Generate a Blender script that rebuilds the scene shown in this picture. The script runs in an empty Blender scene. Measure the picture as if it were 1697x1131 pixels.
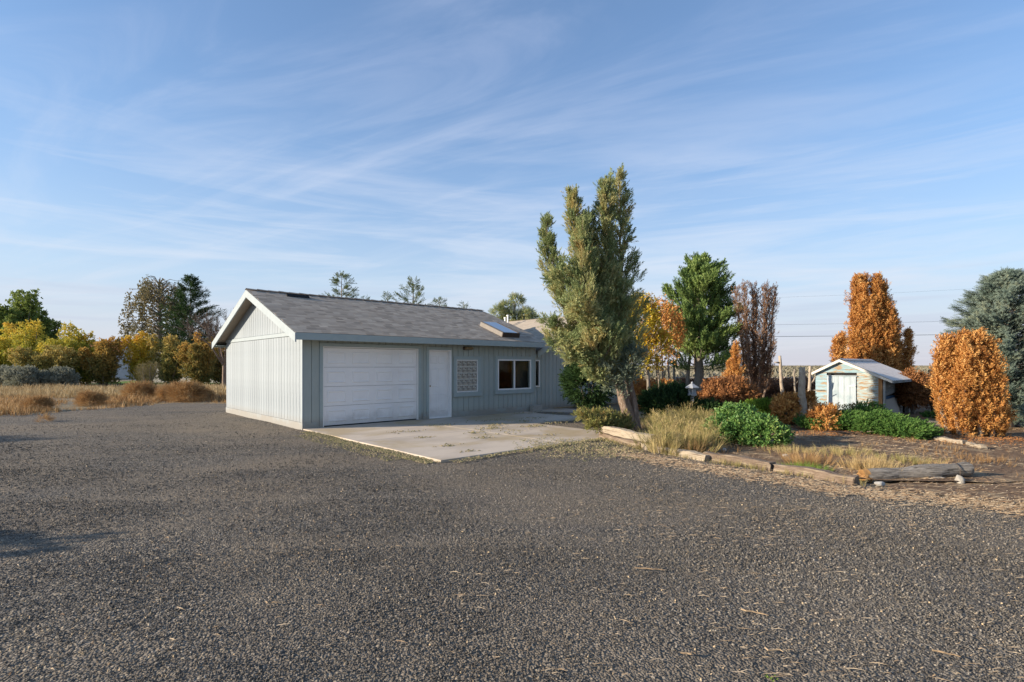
import bpy, math, random
import numpy as np
from mathutils import Vector, Matrix

C = bpy.context.scene
COL = C.collection
R = math.radians
rnd = random.Random(7)

# ------------------------------------------------------------------ camera, world, sun, exposure
EYE, F, CX, HY = 1.6, 881.0, 848.5, 606.0          # eye height, focal length and horizon in photo pixels
cam = bpy.data.objects.new('camera', bpy.data.cameras.new('camera'))
COL.objects.link(cam); C.camera = cam
cam.location = (0, 0, EYE); cam.rotation_euler = (R(90), 0, 0)
cam.data.sensor_width = 36; cam.data.lens = F / 1697 * 36
cam.data.shift_y = (HY - 565.5) / 1697
cam.data.clip_start = 0.05; cam.data.clip_end = 20000

SUN_EL = 16.5
SUN_AZ = Vector((-0.972, -0.235))                   # horizontal direction towards the sun
SKY_STRENGTH, SUN_STRENGTH, EXPOSURE = 0.104, 2.95, 1.53
W = bpy.data.worlds.new('World'); C.world = W; W.use_nodes = True
nt = W.node_tree; nt.nodes.clear()
def N(nt, t, **kw):
    n = nt.nodes.new(t)
    for k, v in kw.items():
        if k in n.inputs.keys(): n.inputs[k].default_value = v
        else: setattr(n, k, v)
    return n
def math_(nt, op, a, b=None, clamp=False):
    n = nt.nodes.new('ShaderNodeMath'); n.operation = op; n.use_clamp = clamp
    for i, v in enumerate((a, b)):
        if v is None: continue
        if isinstance(v, (int, float)): n.inputs[i].default_value = v
        else: nt.links.new(v, n.inputs[i])
    return n.outputs[0]
def ramp(nt, fac, stops, interp='LINEAR'):
    n = nt.nodes.new('ShaderNodeValToRGB'); cr = n.color_ramp; cr.interpolation = interp
    while len(cr.elements) < len(stops): cr.elements.new(0.5)
    for e, (p, c) in zip(cr.elements, stops):
        e.position = p; e.color = (c, c, c, 1) if isinstance(c, (int, float)) else (*c, 1)
    nt.links.new(fac, n.inputs[0]); return n.outputs[0]
def mixc(nt, fac, a, b, mode='MIX'):
    n = nt.nodes.new('ShaderNodeMix'); n.data_type = 'RGBA'; n.blend_type = mode; n.clamp_factor = True
    for sock, v in ((n.inputs[0], fac), (n.inputs[6], a), (n.inputs[7], b)):
        if isinstance(v, (int, float)): sock.default_value = v
        elif isinstance(v, tuple): sock.default_value = (*v, 1)
        else: nt.links.new(v, sock)
    return n.outputs[2]
sky = N(nt, 'ShaderNodeTexSky', sky_type='NISHITA', sun_disc=False)
sky.sun_elevation = R(SUN_EL); sky.sun_rotation = math.atan2(SUN_AZ.x, SUN_AZ.y)
sky.air_density = 1.0; sky.dust_density = 1.2; sky.ozone_density = 2.0; sky.altitude = 300
tc = N(nt, 'ShaderNodeTexCoord'); sep = N(nt, 'ShaderNodeSeparateXYZ'); nt.links.new(tc.outputs['Generated'], sep.inputs[0])
zc = math_(nt, 'MAXIMUM', sep.outputs[2], 0.0)
den = math_(nt, 'ADD', zc, 0.10)
cmb = N(nt, 'ShaderNodeCombineXYZ')
nt.links.new(math_(nt, 'DIVIDE', sep.outputs[0], den), cmb.inputs[0]); nt.links.new(math_(nt, 'DIVIDE', sep.outputs[1], den), cmb.inputs[1])
def cirrus(rot, scl, nscale, detail, dist, lo, hi, off=0.0):
    m0 = N(nt, 'ShaderNodeMapping'); m0.inputs['Rotation'].default_value = (0, 0, R(rot)); nt.links.new(cmb.outputs[0], m0.inputs[0])
    mp = N(nt, 'ShaderNodeMapping'); mp.inputs['Scale'].default_value = scl
    mp.inputs['Location'].default_value = (off, off * 0.7, off * 0.3)
    nt.links.new(m0.outputs[0], mp.inputs[0])
    n = N(nt, 'ShaderNodeTexNoise', Scale=nscale, Detail=detail, Roughness=0.58, Distortion=dist); nt.links.new(mp.outputs[0], n.inputs[0])
    return ramp(nt, n.outputs[0], [(lo, 0.0), (hi, 1.0)], 'EASE')
c1 = cirrus(22, (0.36, 1.0, 1), 1.15, 8, 0.9, 0.46, 0.70, 5.4)
c2 = cirrus(24, (0.30, 1.1, 1), 2.2, 9, 1.3, 0.46, 0.72, 12.3)
c3 = cirrus(8, (0.5, 0.6, 1), 0.5, 3, 0.3, 0.38, 0.72, 1.3)
cm = math_(nt, 'MULTIPLY', math_(nt, 'ADD', math_(nt, 'MULTIPLY', c1, 0.50), math_(nt, 'MULTIPLY', c2, 0.30)), math_(nt, 'ADD', math_(nt, 'MULTIPLY', c3, 1.0), 0.28), True)
veil = ramp(nt, sep.outputs[2], [(0.0, 0.95), (0.10, 0.82), (0.24, 0.55), (0.42, 0.26), (0.7, 0.12)])
cloud_col = ramp(nt, sep.outputs[2], [(0.0, (0.62, 0.61, 0.69)), (0.05, (0.64, 0.66, 0.75)), (0.15, (0.56, 0.67, 0.81)), (0.3, (0.42, 0.56, 0.80)), (0.5, (0.38, 0.51, 0.79)), (1.0, (0.38, 0.51, 0.79))])
scaled = N(nt, 'ShaderNodeVectorMath', operation='SCALE'); nt.links.new(cloud_col, scaled.inputs[0]); scaled.inputs['Scale'].default_value = 3.6
wisp = N(nt, 'ShaderNodeVectorMath', operation='SCALE'); nt.links.new(ramp(nt, sep.outputs[2], [(0.0, (0.70, 0.70, 0.76)), (0.2, (0.70, 0.76, 0.86)), (0.5, (0.56, 0.63, 0.83))]), wisp.inputs[0]); wisp.inputs['Scale'].default_value = 3.75
tint = N(nt, 'ShaderNodeVectorMath', operation='MULTIPLY'); nt.links.new(sky.outputs[0], tint.inputs[0]); tint.inputs[1].default_value = (0.51, 0.655, 0.76)
skyc = mixc(nt, veil, tint.outputs[0], scaled.outputs[0])
skyc = mixc(nt, math_(nt, 'MULTIPLY', cm, 0.75), skyc, wisp.outputs[0])
# thin grey stratus bars low over the far plain
mp = N(nt, 'ShaderNodeMapping'); mp.inputs['Scale'].default_value = (1.6, 1.6, 34.0); nt.links.new(tc.outputs['Generated'], mp.inputs[0])
ns = N(nt, 'ShaderNodeTexNoise', Scale=1.9, Detail=3.0, Roughness=0.5); nt.links.new(mp.outputs[0], ns.inputs[0])
bar = math_(nt, 'MULTIPLY', ramp(nt, ns.outputs[0], [(0.50, 0.0), (0.64, 1.0)]), ramp(nt, sep.outputs[2], [(0.02, 0.0), (0.06, 0.7), (0.11, 0.5), (0.17, 0.0)]))
skyc = mixc(nt, math_(nt, 'MULTIPLY', bar, 0.6), skyc, (1.9, 2.1, 2.6))
mp = N(nt, 'ShaderNodeMapping'); mp.inputs['Scale'].default_value = (1.1, 1.1, 13.0); mp.inputs['Location'].default_value = (4.0, 1.0, 2.0); nt.links.new(tc.outputs['Generated'], mp.inputs[0])
ns = N(nt, 'ShaderNodeTexNoise', Scale=1.7, Detail=6.0, Roughness=0.6, Distortion=0.6); nt.links.new(mp.outputs[0], ns.inputs[0])
haze = math_(nt, 'MULTIPLY', ramp(nt, ns.outputs[0], [(0.46, 0.0), (0.68, 1.0)]), ramp(nt, sep.outputs[2], [(0.04, 0.0), (0.12, 0.6), (0.25, 0.5), (0.42, 0.0)]))
skyc = mixc(nt, haze, skyc, wisp.outputs[0])
bg = N(nt, 'ShaderNodeBackground', Strength=SKY_STRENGTH); nt.links.new(skyc, bg.inputs[0])
wo = N(nt, 'ShaderNodeOutputWorld'); nt.links.new(bg.outputs[0], wo.inputs[0])

sl = bpy.data.lights.new('sun', 'SUN'); sl.energy = SUN_STRENGTH; sl.angle = R(0.53); sl.color = (1.0, 0.86, 0.68)
sun = bpy.data.objects.new('sun', sl); COL.objects.link(sun)
sd = Vector((SUN_AZ.x * math.cos(R(SUN_EL)), SUN_AZ.y * math.cos(R(SUN_EL)), math.sin(R(SUN_EL))))
sun.rotation_euler = sd.to_track_quat('Z', 'Y').to_euler(); sun.location = (-20, -5, 15)
C.view_settings.view_transform = 'Standard'; C.view_settings.look = 'None'; C.view_settings.exposure = EXPOSURE; C.view_settings.gamma = 1
C.view_settings.use_curve_mapping = False
C.render.engine = 'CYCLES'
C.cycles.use_denoising = True; C.cycles.max_bounces = 5; C.cycles.transparent_max_bounces = 8
try: C.cycles.denoiser = 'OPENIMAGEDENOISE'
except Exception: pass

# ------------------------------------------------------------------ helpers
def wx(px, Y): return (px - CX) / F * Y
def wz(py, Y): return EYE + (HY - py) / F * Y
def P(px, py, Y): return np.array((wx(px, Y), Y, wz(py, Y)))
def gp(px, py, z=0.0):
    Y = (EYE - z) * F / (py - HY); return (wx(px, Y), Y, z)

def tag(o, label=None, cat=None, group=None, kind=None):
    if label: o['label'] = label
    if cat: o['category'] = cat
    if group: o['group'] = group
    if kind: o['kind'] = kind
    return o
def link(o, parent=None):
    COL.objects.link(o)
    if parent: o.parent = parent
    return o
def empty(name, loc=(0, 0, 0), rz=0.0):
    o = bpy.data.objects.new(name, None); o.location = loc; o.rotation_euler = (0, 0, rz); o.empty_display_size = 0.2
    return link(o)

class MB:
    def __init__(s): s.v = []; s.f = []; s.a = []
    def add(s, vs, fs, a=0.5):
        k = len(s.v); s.v += [tuple(map(float, p)) for p in vs]; s.f += [tuple(i + k for i in q) for q in fs]; s.a += [a] * len(vs); return s
    def box(s, x0, x1, y0, y1, z0, z1, a=0.5):
        return s.add([(x0,y0,z0),(x1,y0,z0),(x1,y1,z0),(x0,y1,z0),(x0,y0,z1),(x1,y0,z1),(x1,y1,z1),(x0,y1,z1)],
                     [(0,3,2,1),(4,5,6,7),(0,1,5,4),(1,2,6,5),(2,3,7,6),(3,0,4,7)], a)
    def prism(s, poly, axis, c0, c1, a=0.5):
        """extrude a polygon given in the two axes other than axis"""
        n = len(poly); vs = []
        for c in (c0, c1):
            for p in poly:
                q = list(p); q.insert(axis, c); vs.append(q)
        fs = [tuple(range(n))[::-1], tuple(range(n, 2 * n))] + [(i, (i + 1) % n, n + (i + 1) % n, n + i) for i in range(n)]
        return s.add(vs, fs, a)
    def tube(s, pts, rad, n=7, caps=True, a=0.5, rough=0.0, rs=None, lobes=0):
        pts = [Vector(p) for p in pts]; k0 = len(s.v); m = len(pts)
        if not hasattr(rad, '__len__'): rad = [rad] * m
        up = Vector((0, 0, 1)); prev = None; vs = []
        for i, p in enumerate(pts):
            t = (pts[min(i + 1, m - 1)] - pts[max(i - 1, 0)]).normalized()
            if prev is None:
                x = t.cross(Vector((0.13, 0.97, 0.21))).normalized()
            else:
                x = (prev - t * prev.dot(t)).normalized()
            prev = x; y = t.cross(x)
            for j in range(n):
                th = 2 * math.pi * j / n
                r = rad[i]
                if lobes: r *= 1 + 0.16 * math.sin(lobes * th + 1.3) + 0.10 * math.sin((lobes * 2 + 1) * th + i * 0.35)
                if rough: r *= 1 + (rs or rnd).uniform(-rough, rough)
                vs.append(p + x * (r * math.cos(th)) + y * (r * math.sin(th)))
        fs = [(i * n + j, i * n + (j + 1) % n, (i + 1) * n + (j + 1) % n, (i + 1) * n + j) for i in range(m - 1) for j in range(n)]
        if caps: fs += [tuple(range(n))[::-1], tuple(range((m - 1) * n, m * n))]
        return s.add(vs, fs, a)
    def mesh(s, name, mat, smooth=False):
        me = bpy.data.meshes.new(name); me.from_pydata(s.v, [], s.f); me.update()
        at = me.attributes.new('tint', 'FLOAT', 'POINT'); at.data.foreach_set('value', np.array(s.a, dtype=np.float32))
        if mat: me.materials.append(mat)
        if smooth: me.shade_smooth()
        return me
    def build(s, name, mat, parent=None, smooth=False, bevel=0.0):
        o = bpy.data.objects.new(name, s.mesh(name, mat, smooth)); link(o, parent)
        if bevel:
            b = o.modifiers.new('bevel', 'BEVEL'); b.width = bevel; b.segments = 2; b.limit_method = 'ANGLE'
        return o

def np_mesh(name, V, T, tint, mat, parent=None, smooth=False, extra=None):
    me = bpy.data.meshes.new(name); nv, nf = len(V), len(T)
    me.vertices.add(nv); me.vertices.foreach_set('co', np.ascontiguousarray(V, dtype=np.float32).ravel())
    me.loops.add(nf * 3); me.loops.foreach_set('vertex_index', np.ascontiguousarray(T, dtype=np.int32).ravel())
    me.polygons.add(nf); me.polygons.foreach_set('loop_start', np.arange(nf, dtype=np.int32) * 3)
    me.update(calc_edges=True); me.shade_flat()
    at = me.attributes.new('tint', 'FLOAT', 'POINT'); at.data.foreach_set('value', np.ascontiguousarray(tint, dtype=np.float32))
    if mat: me.materials.append(mat)
    o = bpy.data.objects.new(name, me); link(o, parent); return o

# foliage templates: (verts, tris), axis along +z, unit length
def _leaf(base, d, side, L, w, bend=0.0):
    d = np.array(d, float); d /= np.linalg.norm(d); side = np.array(side, float)
    b = np.array(base, float); nrm = np.cross(d, side)
    return np.array([b, b + d * L * 0.5 + side * w * 0.5, b + d * L + nrm * bend * L, b + d * L * 0.5 - side * w * 0.5])
def tmpl_spray(rs, n=8, ang=38, L=0.42, w=0.11, droop=0.0, tips=1):
    V = []; T = []
    for i in range(n):
        t = 0.08 + 0.80 * i / (n - 1); az = (i % 2) * math.pi + rs.uniform(-1.0, 1.0)
        a = R(ang * (1.15 - 0.4 * t)); l = L * (1.15 - 0.45 * t) * rs.uniform(0.8, 1.2)
        d = (math.sin(a) * math.cos(az), math.sin(a) * math.sin(az), math.cos(a) - droop)
        s = (-math.sin(az) * 0.8, math.cos(az) * 0.8, rs.uniform(-0.6, 0.6)); s = np.array(s) / np.linalg.norm(s)
        k = len(V) * 1; V.append(_leaf((0, 0, t), d, s, l, w * rs.uniform(0.8, 1.3), rs.uniform(-0.1, 0.1)))
    for _ in range(tips): V.append(_leaf((0, 0, 0.6), (rs.uniform(-.1, .1), rs.uniform(-.1, .1), 1), (1, 0, 0), 0.45, w, 0))
    V.append(np.array([(0, 0, 0), (0.018, 0, 0.4), (0, 0, 0.9), (-0.018, 0.01, 0.4)]))
    n = len(V); V = np.concatenate(V); T = np.array([[4 * i, 4 * i + 1, 4 * i + 2] for i in range(n)] + [[4 * i, 4 * i + 2, 4 * i + 3] for i in range(n)])
    return V, T
def tmpl_needles(rs, n=22, L=0.20, w=0.035):
    V = []
    for i in range(n):
        t = 0.02 + 0.95 * i / n; az = i * 2.4 + rs.uniform(-.3, .3); a = R(rs.uniform(45, 62))
        d = (math.sin(a) * math.cos(az), math.sin(a) * math.sin(az), math.cos(a)); s = np.array((-math.sin(az), math.cos(az), 0))
        b = np.array((0, 0, t)); d = np.array(d)
        V.append(np.array([b - s * w * 0.5, b + s * w * 0.5, b + d * L]))
    V.append(np.array([(-0.02, 0, 0), (0.02, 0, 0), (0, 0, 1.05)])); V.append(np.array([(0, -0.02, 0), (0, 0.02, 0), (0, 0, 1.05)]))
    n = len(V); return np.concatenate(V), np.arange(3 * n).reshape(n, 3)
def tmpl_leaves(rs, n=6, L=0.5, w=0.28, spread=75):
    V = []
    for i in range(n):
        t = rs.uniform(0.1, 1.0); az = rs.uniform(0, 2 * math.pi); a = R(rs.uniform(20, spread))
        d = (math.sin(a) * math.cos(az), math.sin(a) * math.sin(az), math.cos(a)); s = rs.normal(size=3); s -= np.dot(s, d) * np.array(d); s /= np.linalg.norm(s)
        V.append(_leaf((0, 0, t * 0.7), d, s, L * rs.uniform(0.7, 1.2), w * rs.uniform(0.8, 1.2), rs.uniform(-.25, .25)))
    n = len(V); V = np.concatenate(V); T = np.array([[4 * i, 4 * i + 1, 4 * i + 2] for i in range(n)] + [[4 * i, 4 * i + 2, 4 * i + 3] for i in range(n)])
    return V, T
def tmpl_blades(rs, n=9, w=0.02, lean=0.35, spread=0.12):
    """a grass tuft of unit height"""
    V = []; T = []
    for i in range(n):
        az = rs.uniform(0, 2 * math.pi); h = rs.uniform(0.55, 1.05); l = rs.uniform(0.1, 1.0) * lean
        c, s = math.cos(az), math.sin(az); bx, by = rs.uniform(-spread, spread, 2)
        px, py = -s * w * 0.5, c * w * 0.5
        k = len(V)
        V += [(bx - px, by - py, -0.02), (bx + px, by + py, -0.02), (bx + c * l * 0.35 + px * .8, by + s * l * 0.35 + py * .8, h * 0.6), (bx + c * l * 0.35 - px * .8, by + s * l * 0.35 - py * .8, h * 0.6), (bx + c * l, by + s * l, h)]
        T += [(k, k + 1, k + 2), (k, k + 2, k + 3), (k + 3, k + 2, k + 4)]
    return np.array(V, float), np.array(T)

def scatter(name, tmpls, pos, dirs, scale, tint, mat, parent=None, rs=None, jitter=0.04):
    pos = np.asarray(pos, float); dirs = np.asarray(dirs, float); n = len(pos); rs = rs or np.random.default_rng(1)
    scale = np.broadcast_to(np.asarray(scale, float), (n,)); tint = np.broadcast_to(np.asarray(tint, float), (n,))
    z = dirs / np.maximum(np.linalg.norm(dirs, axis=1, keepdims=True), 1e-9)
    r = rs.normal(size=(n, 3)); x = np.cross(r, z); x /= np.maximum(np.linalg.norm(x, axis=1, keepdims=True), 1e-9); y = np.cross(z, x)
    M = np.stack([x, y, z], axis=1)
    Vs = []; Ts = []; As = []; k = 0; pick = rs.integers(0, len(tmpls), n)
    for ti, (V0, T0) in enumerate(tmpls):
        m = pick == ti; c = int(m.sum())
        if not c: continue
        V = np.einsum('vi,nij->nvj', V0, M[m]) * scale[m][:, None, None] + pos[m][:, None, :]
        Ts.append((T0[None] + (k + np.arange(c) * len(V0))[:, None, None]).reshape(-1, 3)); Vs.append(V.reshape(-1, 3))
        As.append(np.repeat(tint[m], len(V0)) + rs.normal(size=c * len(V0)) * jitter * 0); k += c * len(V0)
    return np_mesh(name, np.concatenate(Vs), np.concatenate(Ts), np.concatenate(As), mat, parent)

# ------------------------------------------------------------------ materials
def new_mat(name):
    m = bpy.data.materials.new(name); m.use_nodes = True; nt = m.node_tree; nt.nodes.clear()
    out = N(nt, 'ShaderNodeOutputMaterial'); b = N(nt, 'ShaderNodeBsdfPrincipled'); nt.links.new(b.outputs[0], out.inputs[0])
    return m, nt, b, out
def noise(nt, scale, detail=4, rough=0.6, stretch=None, dist=0.0, vec='Object', out=0):
    tc = N(nt, 'ShaderNodeTexCoord'); v = tc.outputs[vec]
    if stretch:
        mp = N(nt, 'ShaderNodeMapping'); mp.inputs['Scale'].default_value = stretch; nt.links.new(v, mp.inputs[0]); v = mp.outputs[0]
    n = N(nt, 'ShaderNodeTexNoise', Scale=scale, Detail=float(detail), Roughness=rough, Distortion=dist); nt.links.new(v, n.inputs[0])
    return n.outputs[out]
def bump(nt, b, h, strength=0.4, dist=0.01):
    n = N(nt, 'ShaderNodeBump', Strength=strength, Distance=dist); nt.links.new(h, n.inputs['Height']); nt.links.new(n.outputs[0], b.inputs['Normal'])
def surf(name, c1, c2, scale=6, stretch=None, rough=0.75, bstr=0.3, bdist=0.01, c3=None, s3=1.2, t3=(0.55, 0.72), s3stretch=None, spec=0.3, rand=0.0, detail=6, vec='Object', metallic=0.0, splash=0.0):
    m, nt, b, out = new_mat(name)
    n1 = noise(nt, scale, detail, 0.6, stretch, vec=vec)
    col = mixc(nt, ramp(nt, n1, [(0.3, 0.0), (0.7, 1.0)]), c1, c2)
    if c3:
        n3 = noise(nt, s3, 5, 0.62, s3stretch, vec=vec)
        col = mixc(nt, ramp(nt, n3, [(t3[0], 0.0), (t3[1], 1.0)]), col, c3)
    if splash:
        gm = N(nt, 'ShaderNodeNewGeometry'); sp_ = N(nt, 'ShaderNodeSeparateXYZ'); nt.links.new(gm.outputs['Position'], sp_.inputs[0])
        dn = noise(nt, 2.2, 6, 0.7); lim = math_(nt, 'MULTIPLY', dn, 0.75)
        dm = math_(nt, 'MULTIPLY', math_(nt, 'SUBTRACT', lim, sp_.outputs[2]), 4.0, True); col = mixc(nt, math_(nt, 'MULTIPLY', dm, splash), col, (0.25, 0.20, 0.15))
    if rand:
        oi = N(nt, 'ShaderNodeObjectInfo'); hs = N(nt, 'ShaderNodeHueSaturation')
        nt.links.new(math_(nt, 'ADD', math_(nt, 'MULTIPLY', oi.outputs['Random'], rand), 1 - rand / 2), hs.inputs['Value'])
        nt.links.new(col, hs.inputs['Color']); col = hs.outputs[0]
    nt.links.new(col, b.inputs['Base Color']); b.inputs['Roughness'].default_value = rough; b.inputs['Specular IOR Level'].default_value = spec
    b.inputs['Metallic'].default_value = metallic
    if bstr: bump(nt, b, n1, bstr, bdist)
    return m
def tinted(name, stops, rough=0.65, transl=0.25, nscale=1.2, namt=0.25, spec=0.15, vec='Object'):
    """foliage: colour from each leaf's own tint plus a slow drift through the plant"""
    m, nt, b, out = new_mat(name)
    at = N(nt, 'ShaderNodeAttribute', attribute_name='tint')
    n1 = noise(nt, nscale, 2, 0.5, vec=vec)
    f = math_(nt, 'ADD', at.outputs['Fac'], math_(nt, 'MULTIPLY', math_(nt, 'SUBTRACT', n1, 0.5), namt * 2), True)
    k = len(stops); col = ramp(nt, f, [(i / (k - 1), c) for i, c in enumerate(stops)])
    nt.links.new(col, b.inputs['Base Color']); b.inputs['Roughness'].default_value = rough; b.inputs['Specular IOR Level'].default_value = spec
    if transl:
        tr = N(nt, 'ShaderNodeBsdfTranslucent'); nt.links.new(col, tr.inputs[0]); mx = N(nt, 'ShaderNodeMixShader'); mx.inputs[0].default_value = transl
        nt.links.new(b.outputs[0], mx.inputs[1]); nt.links.new(tr.outputs[0], mx.inputs[2]); nt.links.new(mx.outputs[0], out.inputs[0])
    return m
M = {}
M['siding'] = surf('siding', (0.325, 0.365, 0.345), (0.37, 0.41, 0.385), 3, (6, 6, 0.8), 0.7, 0.15, 0.004, (0.37, 0.39, 0.36), 1.6, (0.5, 0.8), (3, 3, 0.7), rand=0.08, splash=0.5)
M['siding_sunlit'] = surf('siding_sunlit', (0.275, 0.31, 0.335), (0.33, 0.365, 0.39), 3, (9, 9, 0.9), 0.75, 0.3, 0.004, (0.225, 0.255, 0.285), 1.3, (0.46, 0.72), (4, 4, 0.9), rand=0.13, splash=0.55)  # same wall paint, streakier, darkened and cooled against the sun striking the gable
M['trim'] = surf('trim', (0.31, 0.37, 0.37), (0.35, 0.41, 0.405), 5, (1, 1, 1), 0.65, 0.1, 0.003, (0.33, 0.38, 0.38), 1.5, splash=0.6)
M['trim_sunlit'] = surf('trim_sunlit', (0.30, 0.345, 0.365), (0.345, 0.39, 0.41), 5, None, 0.65, 0.1, 0.003, splash=0.6)  # same trim paint, made bluer and slightly darker to offset direct sunlight
M['door_white'] = surf('door_white', (0.80, 0.79, 0.78), (0.84, 0.83, 0.82), 4, None, 0.45, 0.03, 0.002, (0.76, 0.75, 0.74), 0.8, splash=0.35)
M['vinyl'] = surf('vinyl', (0.75, 0.75, 0.73), (0.8, 0.8, 0.78), 4, None, 0.4, 0)
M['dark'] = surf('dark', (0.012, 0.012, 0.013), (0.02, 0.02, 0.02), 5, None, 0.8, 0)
M['curtain'] = surf('curtain', (0.12, 0.105, 0.09), (0.19, 0.165, 0.14), 3, (5, 5, 0.5), 0.9, 0.2)
M['metal_brown'] = surf('metal_brown', (0.05, 0.035, 0.028), (0.07, 0.05, 0.04), 8, None, 0.5, 0)
M['curb'] = surf('curb', (0.19, 0.17, 0.15), (0.24, 0.215, 0.19), 8, None, 0.7, 0.1)
M['lamp'] = surf('lamp', (0.24, 0.17, 0.09), (0.32, 0.24, 0.13), 14, None, 0.5, 0.1)
M['cmu'] = surf('cmu', (0.30, 0.29, 0.26), (0.40, 0.38, 0.34), 22, None, 0.95, 0.5)
M['bark'] = surf('bark', (0.11, 0.07, 0.05), (0.30, 0.22, 0.165), 16, (3, 3, 0.28), 0.95, 1.0, 0.04, (0.40, 0.32, 0.26), 11, (0.52, 0.66), (4, 4, 0.25))
M['bark_grey'] = surf('bark_grey', (0.16, 0.13, 0.10), (0.30, 0.26, 0.21), 10, (3, 3, 0.8), 0.95, 0.8, 0.02)
M['bark_cut'] = surf('bark_cut', (0.30, 0.24, 0.18), (0.46, 0.38, 0.29), 9, (2, 2, 0.9), 0.9, 0.8, 0.02, (0.20, 0.15, 0.11), 7)
M['timber'] = surf('timber', (0.12, 0.085, 0.06), (0.25, 0.185, 0.135), 12, (0.5, 6, 6), 0.95, 1.0, 0.02, (0.34, 0.27, 0.19), 5, (0.5, 0.66), (0.4, 5, 5), rand=0.25)
M['timber_pale'] = surf('timber_pale', (0.29, 0.235, 0.17), (0.46, 0.385, 0.29), 12, (0.4, 7, 7), 0.95, 1.0, 0.02, (0.16, 0.115, 0.08), 6, (0.55, 0.66), (0.25, 6, 6))
M['log'] = surf('log', (0.15, 0.13, 0.11), (0.38, 0.345, 0.30), 11, (0.35, 7, 7), 0.95, 1.0, 0.03, (0.06, 0.05, 0.04), 8, (0.54, 0.62), (0.25, 6, 6))
M['log_end'] = surf('log_end', (0.20, 0.10, 0.04), (0.42, 0.24, 0.09), 14, None, 0.95, 1.0, 0.02, (0.05, 0.03, 0.02), 9, (0.5, 0.6))
M['stone'] = surf('stone', (0.26, 0.235, 0.20), (0.42, 0.39, 0.34), 9, None, 0.95, 0.7, 0.02)
M['stone_white'] = surf('stone_white', (0.34, 0.32, 0.29), (0.45, 0.43, 0.39), 9, None, 0.95, 0.6, 0.02)
M['lantern'] = surf('lantern', (0.27, 0.285, 0.31), (0.36, 0.375, 0.40), 20, None, 0.9, 0.4, 0.01, (0.28, 0.29, 0.30), 8)
M['shed_blue'] = surf('shed_blue', (0.20, 0.32, 0.36), (0.32, 0.42, 0.45), 5, (1, 1, 5), 0.85, 0.4, 0.01, (0.33, 0.235, 0.14), 2.6, (0.52, 0.62), (1, 1, 4), rand=0.12)
M['shed_tan'] = surf('shed_tan', (0.28, 0.165, 0.08), (0.35, 0.235, 0.13), 6, (1, 1, 6), 0.85, 0.5, 0.01, (0.33, 0.41, 0.405), 4, (0.40, 0.56), (1.0, 1, 7), rand=0.2)
M['shed_door'] = surf('shed_door', (0.34, 0.40, 0.425), (0.45, 0.50, 0.52), 4, (6, 6, 1), 0.8, 0.3, 0.008, (0.25, 0.33, 0.36), 2.2, rand=0.16)
M['shed_grey'] = surf('shed_grey', (0.20, 0.205, 0.20), (0.34, 0.34, 0.32), 9, (0.6, 6, 6), 0.9, 0.5, 0.01, (0.15, 0.12, 0.09), 3, rand=0.25)
M['shed_post'] = surf('shed_post', (0.28, 0.13, 0.045), (0.42, 0.21, 0.08), 9, (5, 5, 0.6), 0.85, 0.4, 0.01)
M['ply'] = surf('ply', (0.42, 0.36, 0.30), (0.50, 0.44, 0.38), 6, None, 0.85, 0.1)
M['tarp'] = surf('tarp', (0.03, 0.08, 0.16), (0.05, 0.12, 0.22), 6, None, 0.6, 0.1)
M['tin'] = surf('tin', (0.62, 0.56, 0.50), (0.72, 0.66, 0.60), 3, (1, 6, 1), 0.5, 0.05, 0.004, (0.46, 0.37, 0.30), 2, (0.6, 0.8))
M['tin_trim'] = surf('tin_trim', (0.56, 0.52, 0.45), (0.66, 0.62, 0.55), 5, None, 0.5, 0)
M['pole'] = surf('pole', (0.09, 0.07, 0.055), (0.14, 0.11, 0.09), 8, (4, 4, 0.5), 0.9, 0.2)
M['wire'] = surf('wire', (0.035, 0.035, 0.04), (0.05, 0.05, 0.055), 5, None, 0.6, 0)
M['fence_wood'] = surf('fence_wood', (0.30, 0.27, 0.24), (0.46, 0.43, 0.39), 8, (0.7, 4, 4), 0.9, 0.4)
M['far_wall'] = surf('far_wall', (0.50, 0.47, 0.43), (0.56, 0.53, 0.49), 3, None, 0.8, 0)
M['far_roof_red'] = surf('far_roof_red', (0.26, 0.085, 0.05), (0.33, 0.12, 0.08), 6, None, 0.8, 0.1)
M['far_roof_grey'] = surf('far_roof_grey', (0.16, 0.15, 0.15), (0.22, 0.21, 0.20), 6, None, 0.8, 0.1)
M['white'] = surf('white', (0.75, 0.75, 0.74), (0.8, 0.8, 0.79), 6, None, 0.5, 0)

def glass_mat(name, base, rough=0.03):
    m, nt, b, out = new_mat(name)
    b.inputs['Base Color'].default_value = (*base, 1); b.inputs['Roughness'].default_value = rough; b.inputs['IOR'].default_value = 1.5
    tr = N(nt, 'ShaderNodeBsdfTransparent'); tr.inputs[0].default_value = (0.7, 0.73, 0.72, 1)
    gl = N(nt, 'ShaderNodeBsdfGlossy', Roughness=rough); lw = N(nt, 'ShaderNodeLayerWeight', Blend=0.5)
    mx = N(nt, 'ShaderNodeMixShader'); nt.links.new(math_(nt, 'ADD', math_(nt, 'MULTIPLY', math_(nt, 'POWER', lw.outputs['Facing'], 4.0), 0.4), 0.012), mx.inputs[0]); nt.links.new(tr.outputs[0], mx.inputs[1]); nt.links.new(gl.outputs[0], mx.inputs[2])
    nt.links.new(mx.outputs[0], out.inputs[0]); return m
M['glass'] = glass_mat('glass', (0.02, 0.02, 0.02))
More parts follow.
